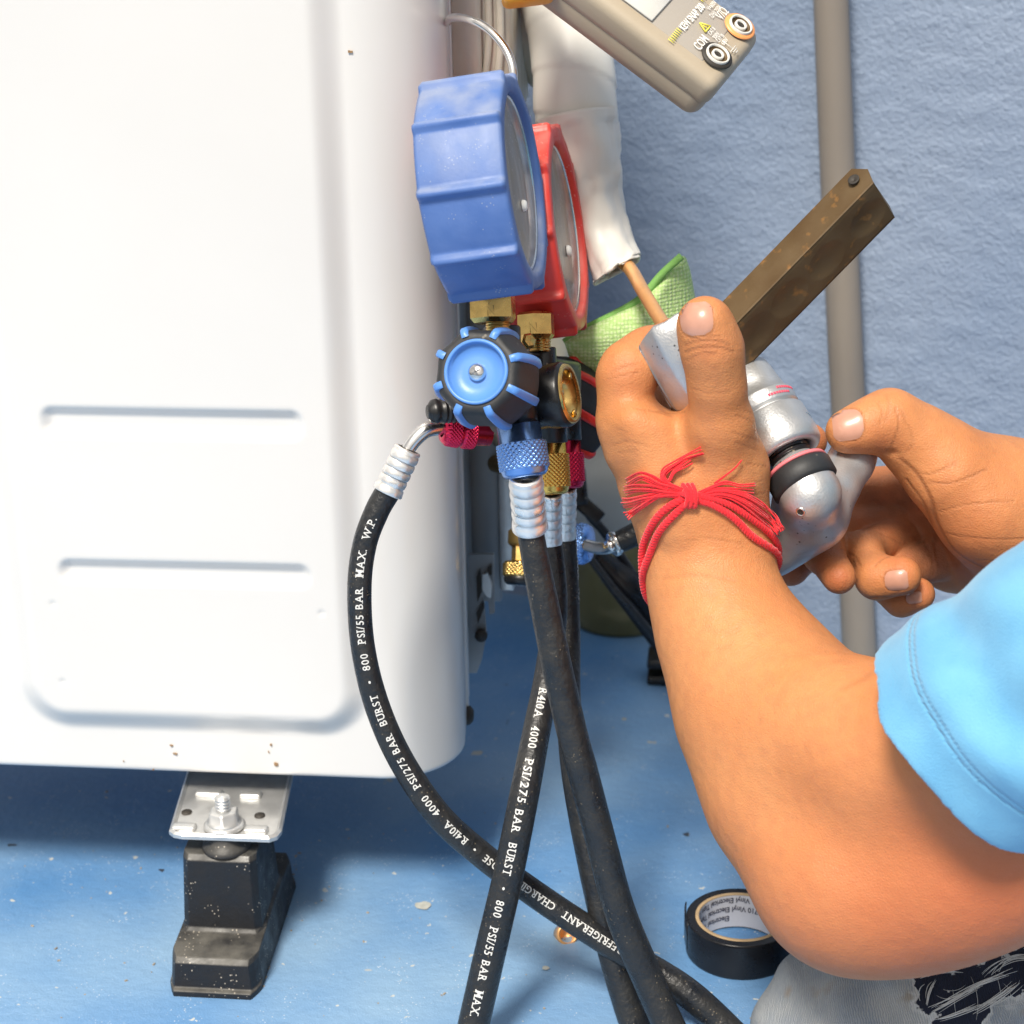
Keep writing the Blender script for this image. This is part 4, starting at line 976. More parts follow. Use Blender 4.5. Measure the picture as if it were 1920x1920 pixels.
FING = [
 [(1356, 880, .893, 62), (1350, 795, .886, 56), (1344, 718, .880, 48), (1336, 655, .877, 51.5), (1322, 606, .875, 49)],   # thumb
 [(1188, 840, .903, 56), (1172, 785, .906, 47), (1172, 712, .910, 46), (1182, 690, .912, 46), (1216, 664, .922, 44), (1264, 632, .944, 37)],        # index
 [(1215, 850, .925, 52), (1235, 770, .955, 42), (1330, 755, .985, 38), (1420, 770, .982, 36), (1477, 786, .965, 33)],
 [(1250, 900, .925, 50), (1290, 850, .965, 42), (1390, 825, .985, 37), (1470, 825, .98, 36), (1517, 827, .962, 34)],
 [(1290, 950, .92, 46), (1320, 910, .955, 38), (1390, 890, .97, 33), (1440, 885, .965, 30)],
]
for i, c in enumerate(FING): L1.chain(chainpx(c), .009, .007 if i < 1 else (.006 if i == 1 else .004))
# web between thumb and index
L1.chain(chainpx([(1220, 830, .908, 36), (1285, 826, .902, 36), (1335, 790, .892, 40)]), .008, .007)
for a_, b_, c_, d_ in ((1190, 790, 1262, 985), (1232, 805, 1290, 990)):      # faint tendon ridges on the back of the hand
    L1.chain(chainpx([(a_, b_, .8905, 22), ((a_+c_)/2, (b_+d_)/2, .8855, 20), (c_, d_, .8835, 16)]), .004, .012)
# thumb pad fullness
L1.chain(chainpx([(1322, 612, .880, 48), (1332, 650, .884, 48)]), .006, .006)
v1, q1 = nets(L1.F, L1.o, L1.h)
# --- right hand
L2 = Field((.115, .86, .16), (.62, 1.07, .41), .00115)
RH = [
 ([(1668, 787, .945, 53), (1720, 828, .945, 62), (1775, 872, .945, 74), (1850, 920, .95, 92), (1935, 968, .955, 112)], .012, .012),
 ([(1590, 809, .938, 42), (1628, 799, .940, 47), (1668, 787, .943, 53)], .006, .008),
 ([(1790, 905, .935, 70), (1850, 960, .935, 84), (1930, 1000, .945, 100)], .012, .012),
 ([(1750, 905, .998, 60), (1800, 960, .995, 74), (1900, 990, .975, 100)], .012, .012),
 ([(1705, 935, 1.0, 52), (1790, 1010, .998, 68), (1900, 1010, .97, 92)], .012, .012),
 ([(1725, 1005, .995, 46), (1790, 1045, .988, 56), (1900, 1040, .965, 76)], .012, .012),
 ([(1935, 975, .955, 116), (2080, 1010, .965, 140), (2350, 1060, .98, 160), (2600, 1060, 1.0, 190)], .02, .03),
 ([(1712, 915, 1.0, 50), (1620, 925, 1.0, 45), (1555, 970, .992, 42), (1502, 1030, .978, 40), (1482, 1062, .968, 37)], .006, .004),
 ([(1700, 970, .996, 48), (1630, 985, .99, 43), (1556, 998, .975, 40), (1543, 1036, .943, 36), (1573, 1082, .918, 32)], .006, .0018),
 ([(1730, 1010, .992, 44), (1668, 1012, .982, 38), (1614, 1036, .955, 37), (1645, 1083, .932, 38), (1690, 1080, .925, 37)], .006, .0018),
 ([(1770, 1045, .975, 44), (1700, 1065, .97, 36), (1668, 1100, .95, 32), (1690, 1124, .942, 30), (1722, 1114, .936, 31)], .005, .0015),
]
for c, ki, kj in RH: L2.chain(chainpx(c), ki, kj)
def cutpx(Fd, rows, r, k):
    for a, b in zip(rows, rows[1:]): Fd.cut(W(*a), W(*b), r, k)
cutpx(L2, [(1668, 850, .930), (1690, 858, .925)], .0008, .004)
v2, q2 = nets(L2.F, L2.o, L2.h)
# creases and ruddy patches, draped on the surfaces
def make_bvh(v, q): return BVHTree.FromPolygons([Vector(x) for x in v], q.tolist())
bv1, bv2 = make_bvh(v1, q1), make_bvh(v2, q2)
def drape(bvh, px, py):
    d = Vector(nrm(ray(px, py))); r = bvh.ray_cast(Vector(CC), d); return (np.array(r[0]), np.array(r[1])) if r[0] else (None, None)
def poly_d(v, pts):
    d = np.full(len(v), 1e3)
    for a, b in zip(pts, pts[1:]):
        ba = b-a; t = np.clip(((v-a)@ba)/(ba@ba+1e-12), 0, 1); d = np.minimum(d, np.linalg.norm(v-a-t[:, None]*ba, axis=1))
    return d
def nail_rim(c, lng, wid, hl, hw):
    lng, wid = nrm(lng), nrm(wid); o = []
    for a in np.linspace(math.radians(50), math.radians(310), 16):
        x, y = math.cos(a), math.sin(a); x = math.copysign(abs(x)**.7, x); y = math.copysign(abs(y)**.7, y)
        o.append((c[0]+lng[0]*hl*x*1.04+wid[0]*hw*y*1.06, c[1]+lng[1]*hl*x*1.04+wid[1]*hw*y*1.06))
    return o
def grime_shade_for(v, bvh, rows):
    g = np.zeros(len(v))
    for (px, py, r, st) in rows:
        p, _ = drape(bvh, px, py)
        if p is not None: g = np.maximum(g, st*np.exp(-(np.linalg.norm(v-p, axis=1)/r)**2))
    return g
def attrs_for(v, bvh, creases, reds):
    cr = np.zeros(len(v)); rd = np.zeros(len(v))
    for rows, wd, st in creases:
        pts = [drape(bvh, *p)[0] for p in spl([(a, b, 0) for a, b in rows], 3*len(rows))[:, :2]]
        pts = [p for p in pts if p is not None]
        if len(pts) > 1: cr = np.maximum(cr, st*np.exp(-(poly_d(v, pts)/wd)**2))
    for (px, py, r, st) in reds:
        p, _ = drape(bvh, px, py)
        if p is not None: rd = np.maximum(rd, st*np.exp(-(np.linalg.norm(v-p, axis=1)/r)**2))
    return cr, rd
c1 = [([(1285, 648), (1310, 640), (1345, 640), (1368, 648)], .0011, .5), ([(1286, 660), (1315, 652), (1350, 652), (1375, 660)], .0010, .6), ([(1288, 676), (1315, 664), (1340, 663)], .0009, .4),
      ([(1290, 640), (1318, 630), (1350, 632)], .0006, .45), ([(1218, 770), (1255, 775), (1285, 772)], .0008, .5), ([(1380, 780), (1408, 790)], .0006, .35), ([(1395, 770), (1418, 778)], .0006, .35),
      ([(1190, 765), (1225, 772), (1260, 780)], .0006, .35), ([(1150, 800), (1175, 812)], .0006, .25), ([(1415, 905), (1436, 900)], .0006, .3), ([(1395, 930), (1436, 925)], .0006, .3),
      ([(1580, 1290), (1625, 1268), (1662, 1240)], .0022, .28), ([(1290, 1015), (1330, 1010), (1390, 1020)], .0007, .25)]
r1 = [(1130, 850, .016, .5), (1172, 700, .012, .35), (1240, 640, .012, .5), (1560, 1790, .06, .6), (1750, 1780, .07, .8), (1880, 1700, .07, .9), (1478, 786, .012, .8), (1517, 827, .012, .8), (1335, 655, .01, .3), (1150, 960, .02, .4)]
c2 = [([(1690, 862), (1720, 890), (1745, 935), (1760, 985), (1800, 1040), (1880, 1080)], .0014, .9), ([(1672, 838), (1685, 800), (1680, 765)], .0007, .5), ([(1662, 740), (1668, 765), (1660, 790)], .0010, .3),
      ([(1705, 800), (1712, 830), (1700, 848)], .0006, .35), ([(1740, 905), (1790, 905), (1850, 880)], .0007, .5), ([(1700, 880), (1740, 890), (1790, 870)], .0007, .4), ([(1760, 960), (1820, 945), (1900, 940)], .0006, .4),
      ([(1770, 1000), (1840, 1010), (1920, 1010)], .0007, .35), ([(1700, 900), (1740, 960), (1760, 1060)], .0011, .7), ([(1640, 940), (1680, 960)], .0008, .5), ([(1650, 1000), (1690, 1020)], .0008, .5), ([(1640, 1062), (1655, 1048), (1680, 1040)], .0006, .5),
      ([(1625, 1120), (1680, 1118), (1712, 1108)], .0010, .8), ([(1600, 1050), (1605, 1090), (1600, 1110)], .0010, .8)]
r2 = [(1572, 1085, .010, .75), (1540, 1050, .012, .6), (1690, 1055, .012, .5), (1725, 1110, .012, .6), (1650, 835, .010, .5), (1600, 845, .010, .5), (1700, 960, .03, .6), (1650, 960, .03, .7), (1482, 1062, .02, .8), (1800, 1000, .03, .35), (1860, 1080, .02, .5), (1750, 1050, .03, .6)]
c1 += [([(1145, 700), (1165, 690), (1190, 684)], .0009, .35), ([(1140, 712), (1168, 704), (1196, 700)], .0008, .3), ([(1150, 835), (1180, 828), (1215, 838)], .0009, .3), ([(1160, 850), (1195, 845)], .0008, .25), ([(1375, 812), (1405, 822), (1425, 828)], .0007, .35), ([(1380, 830), (1420, 845)], .0007, .3), ([(1400, 870), (1436, 875)], .0007, .35), ([(1300, 730), (1330, 738), (1370, 735)], .0008, .2), ([(1245, 1085), (1310, 1078), (1380, 1090)], .0010, .25)]
c2 += [([(1578, 1030), (1600, 1042), (1612, 1060)], .0008, .6), ([(1648, 755), (1655, 775), (1650, 795)], .0009, .35), ([(1690, 770), (1700, 795)], .0009, .3), ([(1780, 1060), (1840, 1050), (1900, 1055)], .0008, .4), ([(1715, 985), (1745, 1040), (1750, 1075)], .0009, .5)]
c1.append((nail_rim((1306, 598), (-.12, -1), (1, -.1), 33, 31), .0007, .6))
c2 += [(nail_rim((1590, 797), (-1, .12), (.1, 1), 29, 29), .0007, .6), (nail_rim((1681, 1088), (1, -.1), (.1, 1), 22, 19), .0006, .6), (nail_rim((1714, 1121), (1, -.15), (.1, 1), 15, 11), .0005, .6)]
a1, b1 = attrs_for(v1, bv1, c1, r1); a2_, b2 = attrs_for(v2, bv2, c2, r2)
g1 = grime_shade_for(v1, bv1, [(1140, 860, .012, .3), (1240, 760, .012, .35), (1380, 640, .006, .25), (1478, 786, .01, .3), (1517, 827, .01, .3)])
g2 = grime_shade_for(v2, bv2, [(1690, 940, .022, .75), (1650, 940, .022, .7), (1740, 1010, .026, .75), (1800, 1060, .022, .5), (1640, 1000, .016, .6), (1740, 1060, .018, .7), (1500, 1060, .014, .5), (1600, 1060, .006, .5), (1660, 845, .006, .3), (1860, 1090, .02, .4), (1625, 1040, .008, .4), (1560, 1030, .010, .4)])  # darkens the hollow palm and curled fingers: painted shade mixed with grime
# --- coarse torso, neck and head beyond the frame, both upper arms run into it
L3 = Field((.18, .45, .0), (.80, 1.2, .86), .0055)
shL, shR = np.array([.37, .70, .36]), np.array([.47, 1.08, .40])
L3.chain([(np.array([.50, .84, .12]), .13), (np.array([.49, .86, .30]), .14), (np.array([.46, .88, .44]), .10)], .03, .03)
L3.chain([(shL+[.03, .06, .0], .06), (np.array([.45, .88, .46]), .06), (shR+[.02, -.02, 0], .07)], .03, .04)
L3.chain([(np.array([.45, .88, .48]), .045), (np.array([.425, .88, .56]), .045)], .01, .03)
L3.chain([(np.array([.41, .87, .62]), .066), (np.array([.43, .87, .67]), .078)], .01, .02)
L3.chain([(np.array([.355, .87, .605]), .014), (np.array([.365, .87, .63]), .008)], .004, .006)
e2 = W(2600, 1060, 1.0)
L3.chain([(e2, 190*MP(2600, 1060, 1.)), (shR, .055)], .02, .03)
e1 = W(2060, 1300, .728)
L3.chain([(e1, .038), (shL+[.0, .02, 0], .042)], .01, .010)
v3, q3 = nets(L3.F, L3.o, L3.h)
VB = np.vstack([v1, v2, v3]); QB = np.vstack([q1, q2+len(v1), q3+len(v1)+len(v2)])
z3 = np.zeros(len(v3))
MO('body', VB, QB, M['skin'], person, attrs={'crease': np.concatenate([a1, a2_, z3]), 'red': np.concatenate([b1, b2, z3]), 'grime_shade': np.concatenate([g1, g2, z3])})
MO('hair', *lathe(np.array([.44, .87, .655]), nrm((.35, 0, 1)), [(-.02, .083), (.01, .088), (.045, .082), (.075, .055), (.09, .0005)], 32), M['blackm'], person)
# --- nails
def nail(bvh, c, lng, wid, hl, hw, parent, lift=.0005):
    """c pixel centre, lng/wid pixel unit directions, half sizes px"""
    n = 13; V = []; lng = nrm(lng); wid = nrm(wid)
    base, nb = drape(bvh, *c)
    for i in range(n):
        for j in range(n):
            u = -1+2*i/(n-1); w_ = -1+2*j/(n-1)
            lu = u*hl; lw = w_*hw*(1-.18*max(0, -u)**2)
            # rounded ends
            if u > .55: lw *= math.sqrt(max(0, 1-((u-.55)/.45)**2*.55))
            if u < -.55: lw *= math.sqrt(max(0, 1-((-u-.55)/.45)**2*.75))
            p, nn = drape(bvh, c[0]+lng[0]*lu+wid[0]*lw, c[1]+lng[1]*lu+wid[1]*lw)
            if p is None: p = V[-1]; nn = nb
            e = max(abs(u), abs(w_)); V.append(p+nb*(lift*(1-e**4)+.00008 if u < .7 else lift*.8))
    return MO('nail', V, gridf(n, n), M['nail'], parent)
nail(bv1, (1306, 598), (-.12, -1), (1, -.1), 31, 31, person)
nail(bv2, (1590, 797), (-1, .12), (.1, 1), 29, 29, person)
nail(bv2, (1681, 1088), (1, -.1), (.1, 1), 22, 19, person)
nail(bv2, (1714, 1121), (1, -.15), (.1, 1), 15, 11, person)

# --- sleeve and shirt
Hc, Ss = W(1817, 1388, .742), W(2225, 1086, .70); ra = 241*MP(1817, 1388, .742); Se = W(2225, 1128, .705)
L4 = Field((.15, .53, .04), (.45, .87, .47), .0014)
sl_, P = L4.region(L4.o, L4.o+np.array(L4.n)*L4.h)
d0 = rcone(P, Hc-(Se-Hc)*.5, Se, ra*1.0, ra*.98)
ax_ = nrm(Ss-Hc); tt = (P-Hc)@ax_
xx, yy, zz = P[..., 0], P[..., 1], P[..., 2]
wr = .0016*np.abs(np.sin(tt*38+np.sin((zz-xx)*26)*1.2+yy*30))**.5+.0020*np.sin(tt*85+np.sin((xx+zz)*40)*1.5)+.0014*np.sin(xx*70+zz*95+1)+.0010*np.sin(zz*160+yy*90+np.sin(xx*60))
wr *= np.clip((tt-.004)/.03, .15, 1)
d0 = d0-wr
seam = .0009*np.exp(-((tt-.024)/.0011)**2); d0 = d0+seam
sh = np.maximum(d0, -(d0+.0044)); hemw = .0016*np.sin(np.arctan2((P-Hc)@UP, (P-Hc)@FW)*5)
dd = np.maximum(sh, -(tt+hemw)); L4.F[:] = dd
L4.F[:, :, -2:] = .02; L4.F[-2:] = .02; L4.F[:, :2] = .02
v4, q4 = nets(L4.F, L4.o, L4.h); v4 = relax(v4, q4, 6)
L5 = Field((.22, .45, .0), (.82, 1.3, .60), .0055)
L5.chain([(np.array([.50, .84, .08]), .150), (np.array([.49, .86, .30]), .158), (np.array([.46, .88, .44]), .115)], .03, .03)
L5.chain([(shL+[.02, .06, .0], .085), (np.array([.45, .88, .45]), .075), (shR+[.02, -.02, 0], .085)], .03, .04)
L5.chain([(shR, .072), (shR+(e2-shR)*.5, .070)], .02, .03)
L5.chain([(shL, .072), (Se, ra*.96)], .01, .02)
v5, q5 = nets(L5.F, L5.o, L5.h)
M['shirt'] = mat('sky_blue_cotton', (.125, .37, .60), .9, var=.1, vs=45, col2=(.16, .43, .65), bump=.6, bs=1300, bdist=.0007, sheen=.25)
N, L = nodes(M['shirt']); b = N['Principled BSDF']; at = N.new('ShaderNodeAttribute'); at.attribute_name = 'seam'
bp = N.new('ShaderNodeBump'); bp.invert = True; bp.inputs['Strength'].default_value = 1; bp.inputs['Distance'].default_value = .0008; L.new(at.outputs['Fac'], bp.inputs['Height'])
L.new(b.inputs['Normal'].links[0].from_socket, bp.inputs['Normal']); L.new(bp.outputs[0], b.inputs['Normal'])
mxn = N.new('ShaderNodeMix'); mxn.data_type = 'RGBA'; L.new(b.inputs['Base Color'].links[0].from_socket, mxn.inputs[6]); mxn.inputs[7].default_value = (.06, .26, .50, 1)
mu = N.new('ShaderNodeMath'); mu.operation = 'MULTIPLY'; mu.inputs[1].default_value = .25; L.new(at.outputs['Fac'], mu.inputs[0]); L.new(mu.outputs[0], mxn.inputs[0]); L.new(mxn.outputs[2], b.inputs['Base Color'])
_t = (v4-Hc)@ax_; seam_ = np.maximum(np.exp(-((_t-.0225)/.0006)**2), .7*np.exp(-((_t-.0255)/.0006)**2))
MO('t_shirt', np.vstack([v4, v5]), np.vstack([q4, q5+len(v4)]), M['shirt'], person, attrs={'seam': np.concatenate([seam_, np.zeros(len(v5))])})
# --- jeans
L6 = Field((.115, .70, -.02), (.62, 1.02, .165), .0017)
sl_, P = L6.region(L6.o, L6.o+np.array(L6.n)*L6.h)
Ka, ra6 = Pt(1648, 1968, .86, 226); Kb, rb6 = W(2100, 1900, .86), .075
d = rcone(P, Ka, Kb, ra6, rb6); xx, yy, zz = P[..., 0], P[..., 1], P[..., 2]
d = smin(d, rcone(P, Ka, Ka+np.array([.20, .03, -.05]), ra6*.95, .05), .02)
d = d-.0016*np.sin(xx*110+zz*60)*np.sin(zz*90+yy*50)-.0010*np.sin(xx*210+np.sin(zz*100)*2)
L6.F[:] = np.maximum(d, -zz+.001); L6.F[-2:] = .02
v6, q6 = nets(L6.F, L6.o, L6.h)
bv6 = make_bvh(v6, q6)
# the torn openings: distance to draped outlines -> attribute
rips = [([(1740, 1840), (1800, 1838), (1900, 1812), (1960, 1780)], 30), ([(1745, 1880), (1790, 1880), (1870, 1850), (1930, 1840)], 30), ([(1770, 1925), (1810, 1905), (1835, 1885)], 26)]
rp = np.zeros(len(v6))
for rows, wpx in rips:
    pts = [drape(bv6, *p)[0] for p in spl([(a, b, 0) for a, b in rows], 14)[:, :2]]; pts = [p for p in pts if p is not None]
    if len(pts) > 1: rp = np.maximum(rp, 1-np.clip(poly_d(v6, pts)/(wpx*.00025)-.0, 0, 2)/2)
def denim():
    m = mat('washed_denim', (.36, .39, .42), .9); N, L = nodes(m); b = N['Principled BSDF']; tc = N.new('ShaderNodeNewGeometry').outputs['Position']
    def no(s, d=5, vec=None):
        q = N.new('ShaderNodeTexNoise'); q.inputs['Scale'].default_value = s; q.inputs['Detail'].default_value = d; L.new(vec or tc, q.inputs['Vector']); return q.outputs['Fac']
    def mr(src, a, c, lo=0, hi=1):
        q = N.new('ShaderNodeMapRange'); q.inputs['From Min'].default_value = a; q.inputs['From Max'].default_value = c
        q.inputs['To Min'].default_value = lo; q.inputs['To Max'].default_value = hi; L.new(src, q.inputs['Value']); return q.outputs[0]
    def mx(f, A, B):
        q = N.new('ShaderNodeMix'); q.data_type = 'RGBA'; L.new(f, q.inputs[0])
        for s, x in ((6, A), (7, B)):
            if isinstance(x, tuple): q.inputs[s].default_value = (*x, 1)
            else: L.new(x, q.inputs[s])
        return q.outputs[2]
    mp = N.new('ShaderNodeMapping'); mp.inputs['Rotation'].default_value = (0, .6, .3); L.new(tc, mp.inputs['Vector'])
    wv = N.new('ShaderNodeTexWave'); wv.inputs['Scale'].default_value = 300; wv.inputs['Distortion'].default_value = 5; wv.inputs['Detail'].default_value = 2; L.new(mp.outputs[0], wv.inputs['Vector'])
    c = mx(mr(no(22), .38, .62), (.50, .50, .48), (.26, .30, .35))
    c = mx(mr(wv.outputs['Fac'], .5, 1, 0, .45), c, (.14, .19, .26))
    c = mx(mr(no(60), .60, .72, 0, .6), c, (.30, .24, .17))
    at = N.new('ShaderNodeAttribute'); at.attribute_name = 'rip'
    ad = N.new('ShaderNodeMath'); ad.operation = 'ADD'; L.new(at.outputs['Fac'], ad.inputs[0]); L.new(mr(no(150, 4), .3, .7, -.22, .22), ad.inputs[1])
    fr = mr(ad.outputs[0], .30, .46); c = mx(fr, c, (.55, .56, .56)); hole = mr(ad.outputs[0], .52, .56); c = mx(hole, c, (.008, .012, .03))
    L.new(c, b.inputs['Base Color'])
    q = N.new('ShaderNodeBump'); q.inputs['Strength'].default_value = .6; q.inputs['Distance'].default_value = .0008; L.new(wv.outputs['Fac'], q.inputs['Height']); L.new(q.outputs[0], b.inputs['Normal'])
    return m
v6 = v6-np.array([Ka*0]).repeat(len(v6), 0)
MO('jeans', v6, q6, denim(), person, attrs={'rip': rp})
def frays():
    parts = []
    def strand(cx, cy, a, l_, rr_, bow):
        pts = []
        for q in np.linspace(-1, 1, 8):
            p, n_ = drape(bv6, cx+math.cos(a)*l_*q/2-math.sin(a)*bow*(1-q*q), cy+math.sin(a)*l_*q/2+math.cos(a)*bow*(1-q*q))
            if p is not None: pts.append(p+n_*(.0003+.0006*(1-q*q)))
        if len(pts) > 3:
            P = spl(pts, 16); parts.append(tube(P, rr_*(.35+.65*np.sin(np.linspace(.1, math.pi-.1, 16))), 5))
    for (cx, cy, a, l_) in ((1790, 1872, -.50, 90), (1838, 1848, -.42, 110), (1870, 1870, -.62, 90), (1800, 1898, -.35, 80), (1745, 1862, -1.2, 40), (1895, 1812, -.35, 80), (1760, 1826, -.15, 70)):
        bw = random.gauss(0, 6)
        for k in range(8):
            strand(cx+random.gauss(0, 6), cy+random.gauss(0, 2.5), a+random.gauss(0, .05), l_*random.uniform(.7, 1.3), random.uniform(.00014, .00028), bw+random.gauss(0, 1.5))
    for k in range(9):
        strand(random.uniform(1745, 1915), random.uniform(1835, 1905), random.choice((1.45, 1.6, -.2)), random.uniform(30, 90), .00012, random.gauss(0, 6))
    return join(parts)
v, f = frays(); tag(MO('frayed_threads', v, f, mat('pale_thread', (.55, .55, .54), .9), person), kind='stuff')

# ------------------------------------------------------------ bracelet of red cords
br = thing('thread_bracelet', 'knotted bracelet of braided bright red cords around the left wrist', 'bracelet', W(1300, 930, .89))
def snap(px, py, lift):
    p, n_ = drape(bv1, px, py)
    if p is None: 
        q = Vector(W(px, py, .885)); l_, nn, _, _ = bv1.find_nearest(q); p, n_ = np.array(l_), np.array(nn)
    return p+n_*lift
def braid(pts, r, pitch, nst=3, amp=1.0):
    Q_ = spl(pts, 70)
    for _ in range(3):
        Q_ = np.array([hug(p, r*.75) for p in Q_])
        for _ in range(6): Q_[1:-1] = (Q_[:-2]+2*Q_[1:-1]+Q_[2:])/4
    P = spl(Q_, 160); seg = np.concatenate([[0], np.cumsum(np.linalg.norm(np.diff(P, axis=0), axis=1))]); T = np.gradient(P, axis=0); X, _ = perp(T[0]); out = []
    fr = []
    for i in range(len(P)):
        t_ = nrm(T[i]); X = nrm(X-np.dot(X, t_)*t_); fr.append((X, np.cross(t_, X)))
    for s_ in range(nst):
        Q = []
        for i in range(len(P)):
            a = seg[i]/pitch*2*math.pi+s_*2*math.pi/nst; Q.append(P[i]+(math.cos(a)*fr[i][0]+math.sin(a)*fr[i][1]*.9)*r*.55*amp)
        out.append(tube(Q, r*.62, 8))
    return join(out)
def hug(p, lift):
    l_, nn, _, _ = bv1.find_nearest(Vector(p)); return np.array(l_)+np.array(nn)*lift
def around(px_list, lift, back):
    return [snap(x, y, lift) for x, y in px_list]+back
cw = W(1328, 1075, .897); 
def backpt(px, py, Y): return W(px, py, Y)
lift = .0012
frontL1 = [(1287, 930), (1258, 945), (1236, 965), (1219, 995), (1207, 1030)]
frontL2 = [(1290, 938), (1266, 962), (1245, 985), (1229, 1015), (1218, 1050)]
bl1 = [W(1196, 1075, .893), W(1196, 1120, .90), W(1213, 1163, .915), W(1262, 1195, .935), W(1350, 1190, .95)]
bl2 = [W(1209, 1085, .895), W(1210, 1120, .902), W(1226, 1155, .915), W(1270, 1180, .935), W(1350, 1178, .948)]
frontR1 = [(1290, 936), (1325, 940), (1360, 958), (1390, 985), (1412, 1012)]
frontR2 = [(1290, 928), (1330, 930), (1370, 944), (1402, 968)]
br1 = [W(1432, 1045, .893), W(1452, 1075, .905), W(1450, 1110, .925), W(1420, 1150, .945), W(1350, 1185, .95)]
br2 = [W(1427, 990, .883), W(1446, 1025, .893), W(1456, 1060, .905), W(1455, 1100, .925), W(1425, 1145, .943), W(1350, 1180, .948)]
MO('braided_cord', *braid([snap(*p, lift) for p in frontL1]+[hug(p, .0016) for p in bl1], .0018, .0062), M['cotton'], br)
MO('braided_cord', *braid([snap(*p, lift) for p in frontL2]+[hug(p, .0016) for p in bl2], .0018, .0060), M['cotton'], br)
MO('braided_cord', *braid([snap(*p, lift) for p in frontR1]+[hug(p, .0016) for p in br1], .0018, .0055), M['cotton'], br)
MO('braided_cord', *braid([snap(*p, lift) for p in frontR2]+[hug(p, .0016) for p in br2], .0018, .0058), M['cotton'], br)
def knot():
    parts = []
    for k in range(5):
        a = k*.7; pts = [snap(1268+8*k*.5, 922+10*math.sin(a), .001), snap(1282, 920+6*math.cos(a), .0042), snap(1298, 930+8*math.sin(a+1), .0045), snap(1316, 930+5*math.cos(a), .0015)]
        parts.append(tube(spl(pts, 20), .0011, 8))
    for k in range(3):
        x = 1283+9*k; pts = [snap(x-4, 908, .0008), snap(x, 916, .0042), snap(x+3, 930, .0050), snap(x+2, 946, .0032), snap(x-2, 950, .0008)]
        parts.append(tube(spl(pts, 20), .0012, 8))
    return join(parts)
MO('knot', *knot(), M['cotton'], br)
strands = [
 ([(1285, 922), (1262, 912), (1240, 905), (1222, 895), (1205, 890), (1180, 902)], 5), ([(1280, 925), (1250, 920), (1225, 912), (1200, 912), (1176, 918)], 5),
 ([(1275, 928), (1245, 925), (1215, 930), (1190, 938), (1172, 940)], 5), ([(1262, 918), (1235, 925), (1210, 945), (1190, 958), (1174, 968)], 4),
 ([(1262, 915), (1252, 905), (1243, 895), (1246, 882), (1265, 870), (1290, 856), (1320, 842)], 4),
 ([(1255, 900), (1262, 885), (1280, 873), (1300, 862)], 3),
 ([(1310, 925), (1335, 910), (1360, 902), (1385, 908), (1412, 906)], 2), ([(1315, 928), (1345, 915), (1380, 915), (1410, 920)], 2),
 ([(1340, 905), (1355, 892), (1375, 875), (1388, 860)], 1),
 ([(1315, 926), (1350, 918), (1385, 925), (1415, 945), (1440, 970), (1461, 998)], 6), ([(1318, 930), (1355, 924), (1385, 935), (1412, 958), (1438, 982), (1458, 996)], 5)]
def tassels():
    parts = []
    for rows, n_ in strands:
        for k in range(n_):
            off = (k-(n_-1)/2)*3.2; pts = []
            for i, (x, y) in enumerate(rows):
                j = i/(len(rows)-1); dx, dy = np.array(rows[min(i+1, len(rows)-1)])-np.array(rows[max(i-1, 0)]); l_ = math.hypot(dx, dy)+1e-6
                o_ = off*(.5+.9*j); jit = random.uniform(-1.2, 1.2)
                X_, Y_ = x-dy/l_*o_+jit, y+dx/l_*o_+jit
                p, nn = drape(bv1, X_, Y_)
                if p is None or p[1] > .93: p, nn = W(X_, Y_, .884-.001*j), -FW
                pts.append(p+nn*(.0012+.0016*math.sin(j*3)+.0004*(k % 3)))
            P = spl(pts, 30); parts.append(tube(P, np.linspace(.00065, .00035, 30), 6))
    return join(parts)
MO('loose_threads', *tassels(), M['cotton'], br)

# ------------------------------------------------------------ flaring tool
ft = thing('flaring_tool', 'flaring tool with brown steel bar and silver turning handle in both hands', 'flaring tool', W(1400, 760, .93))
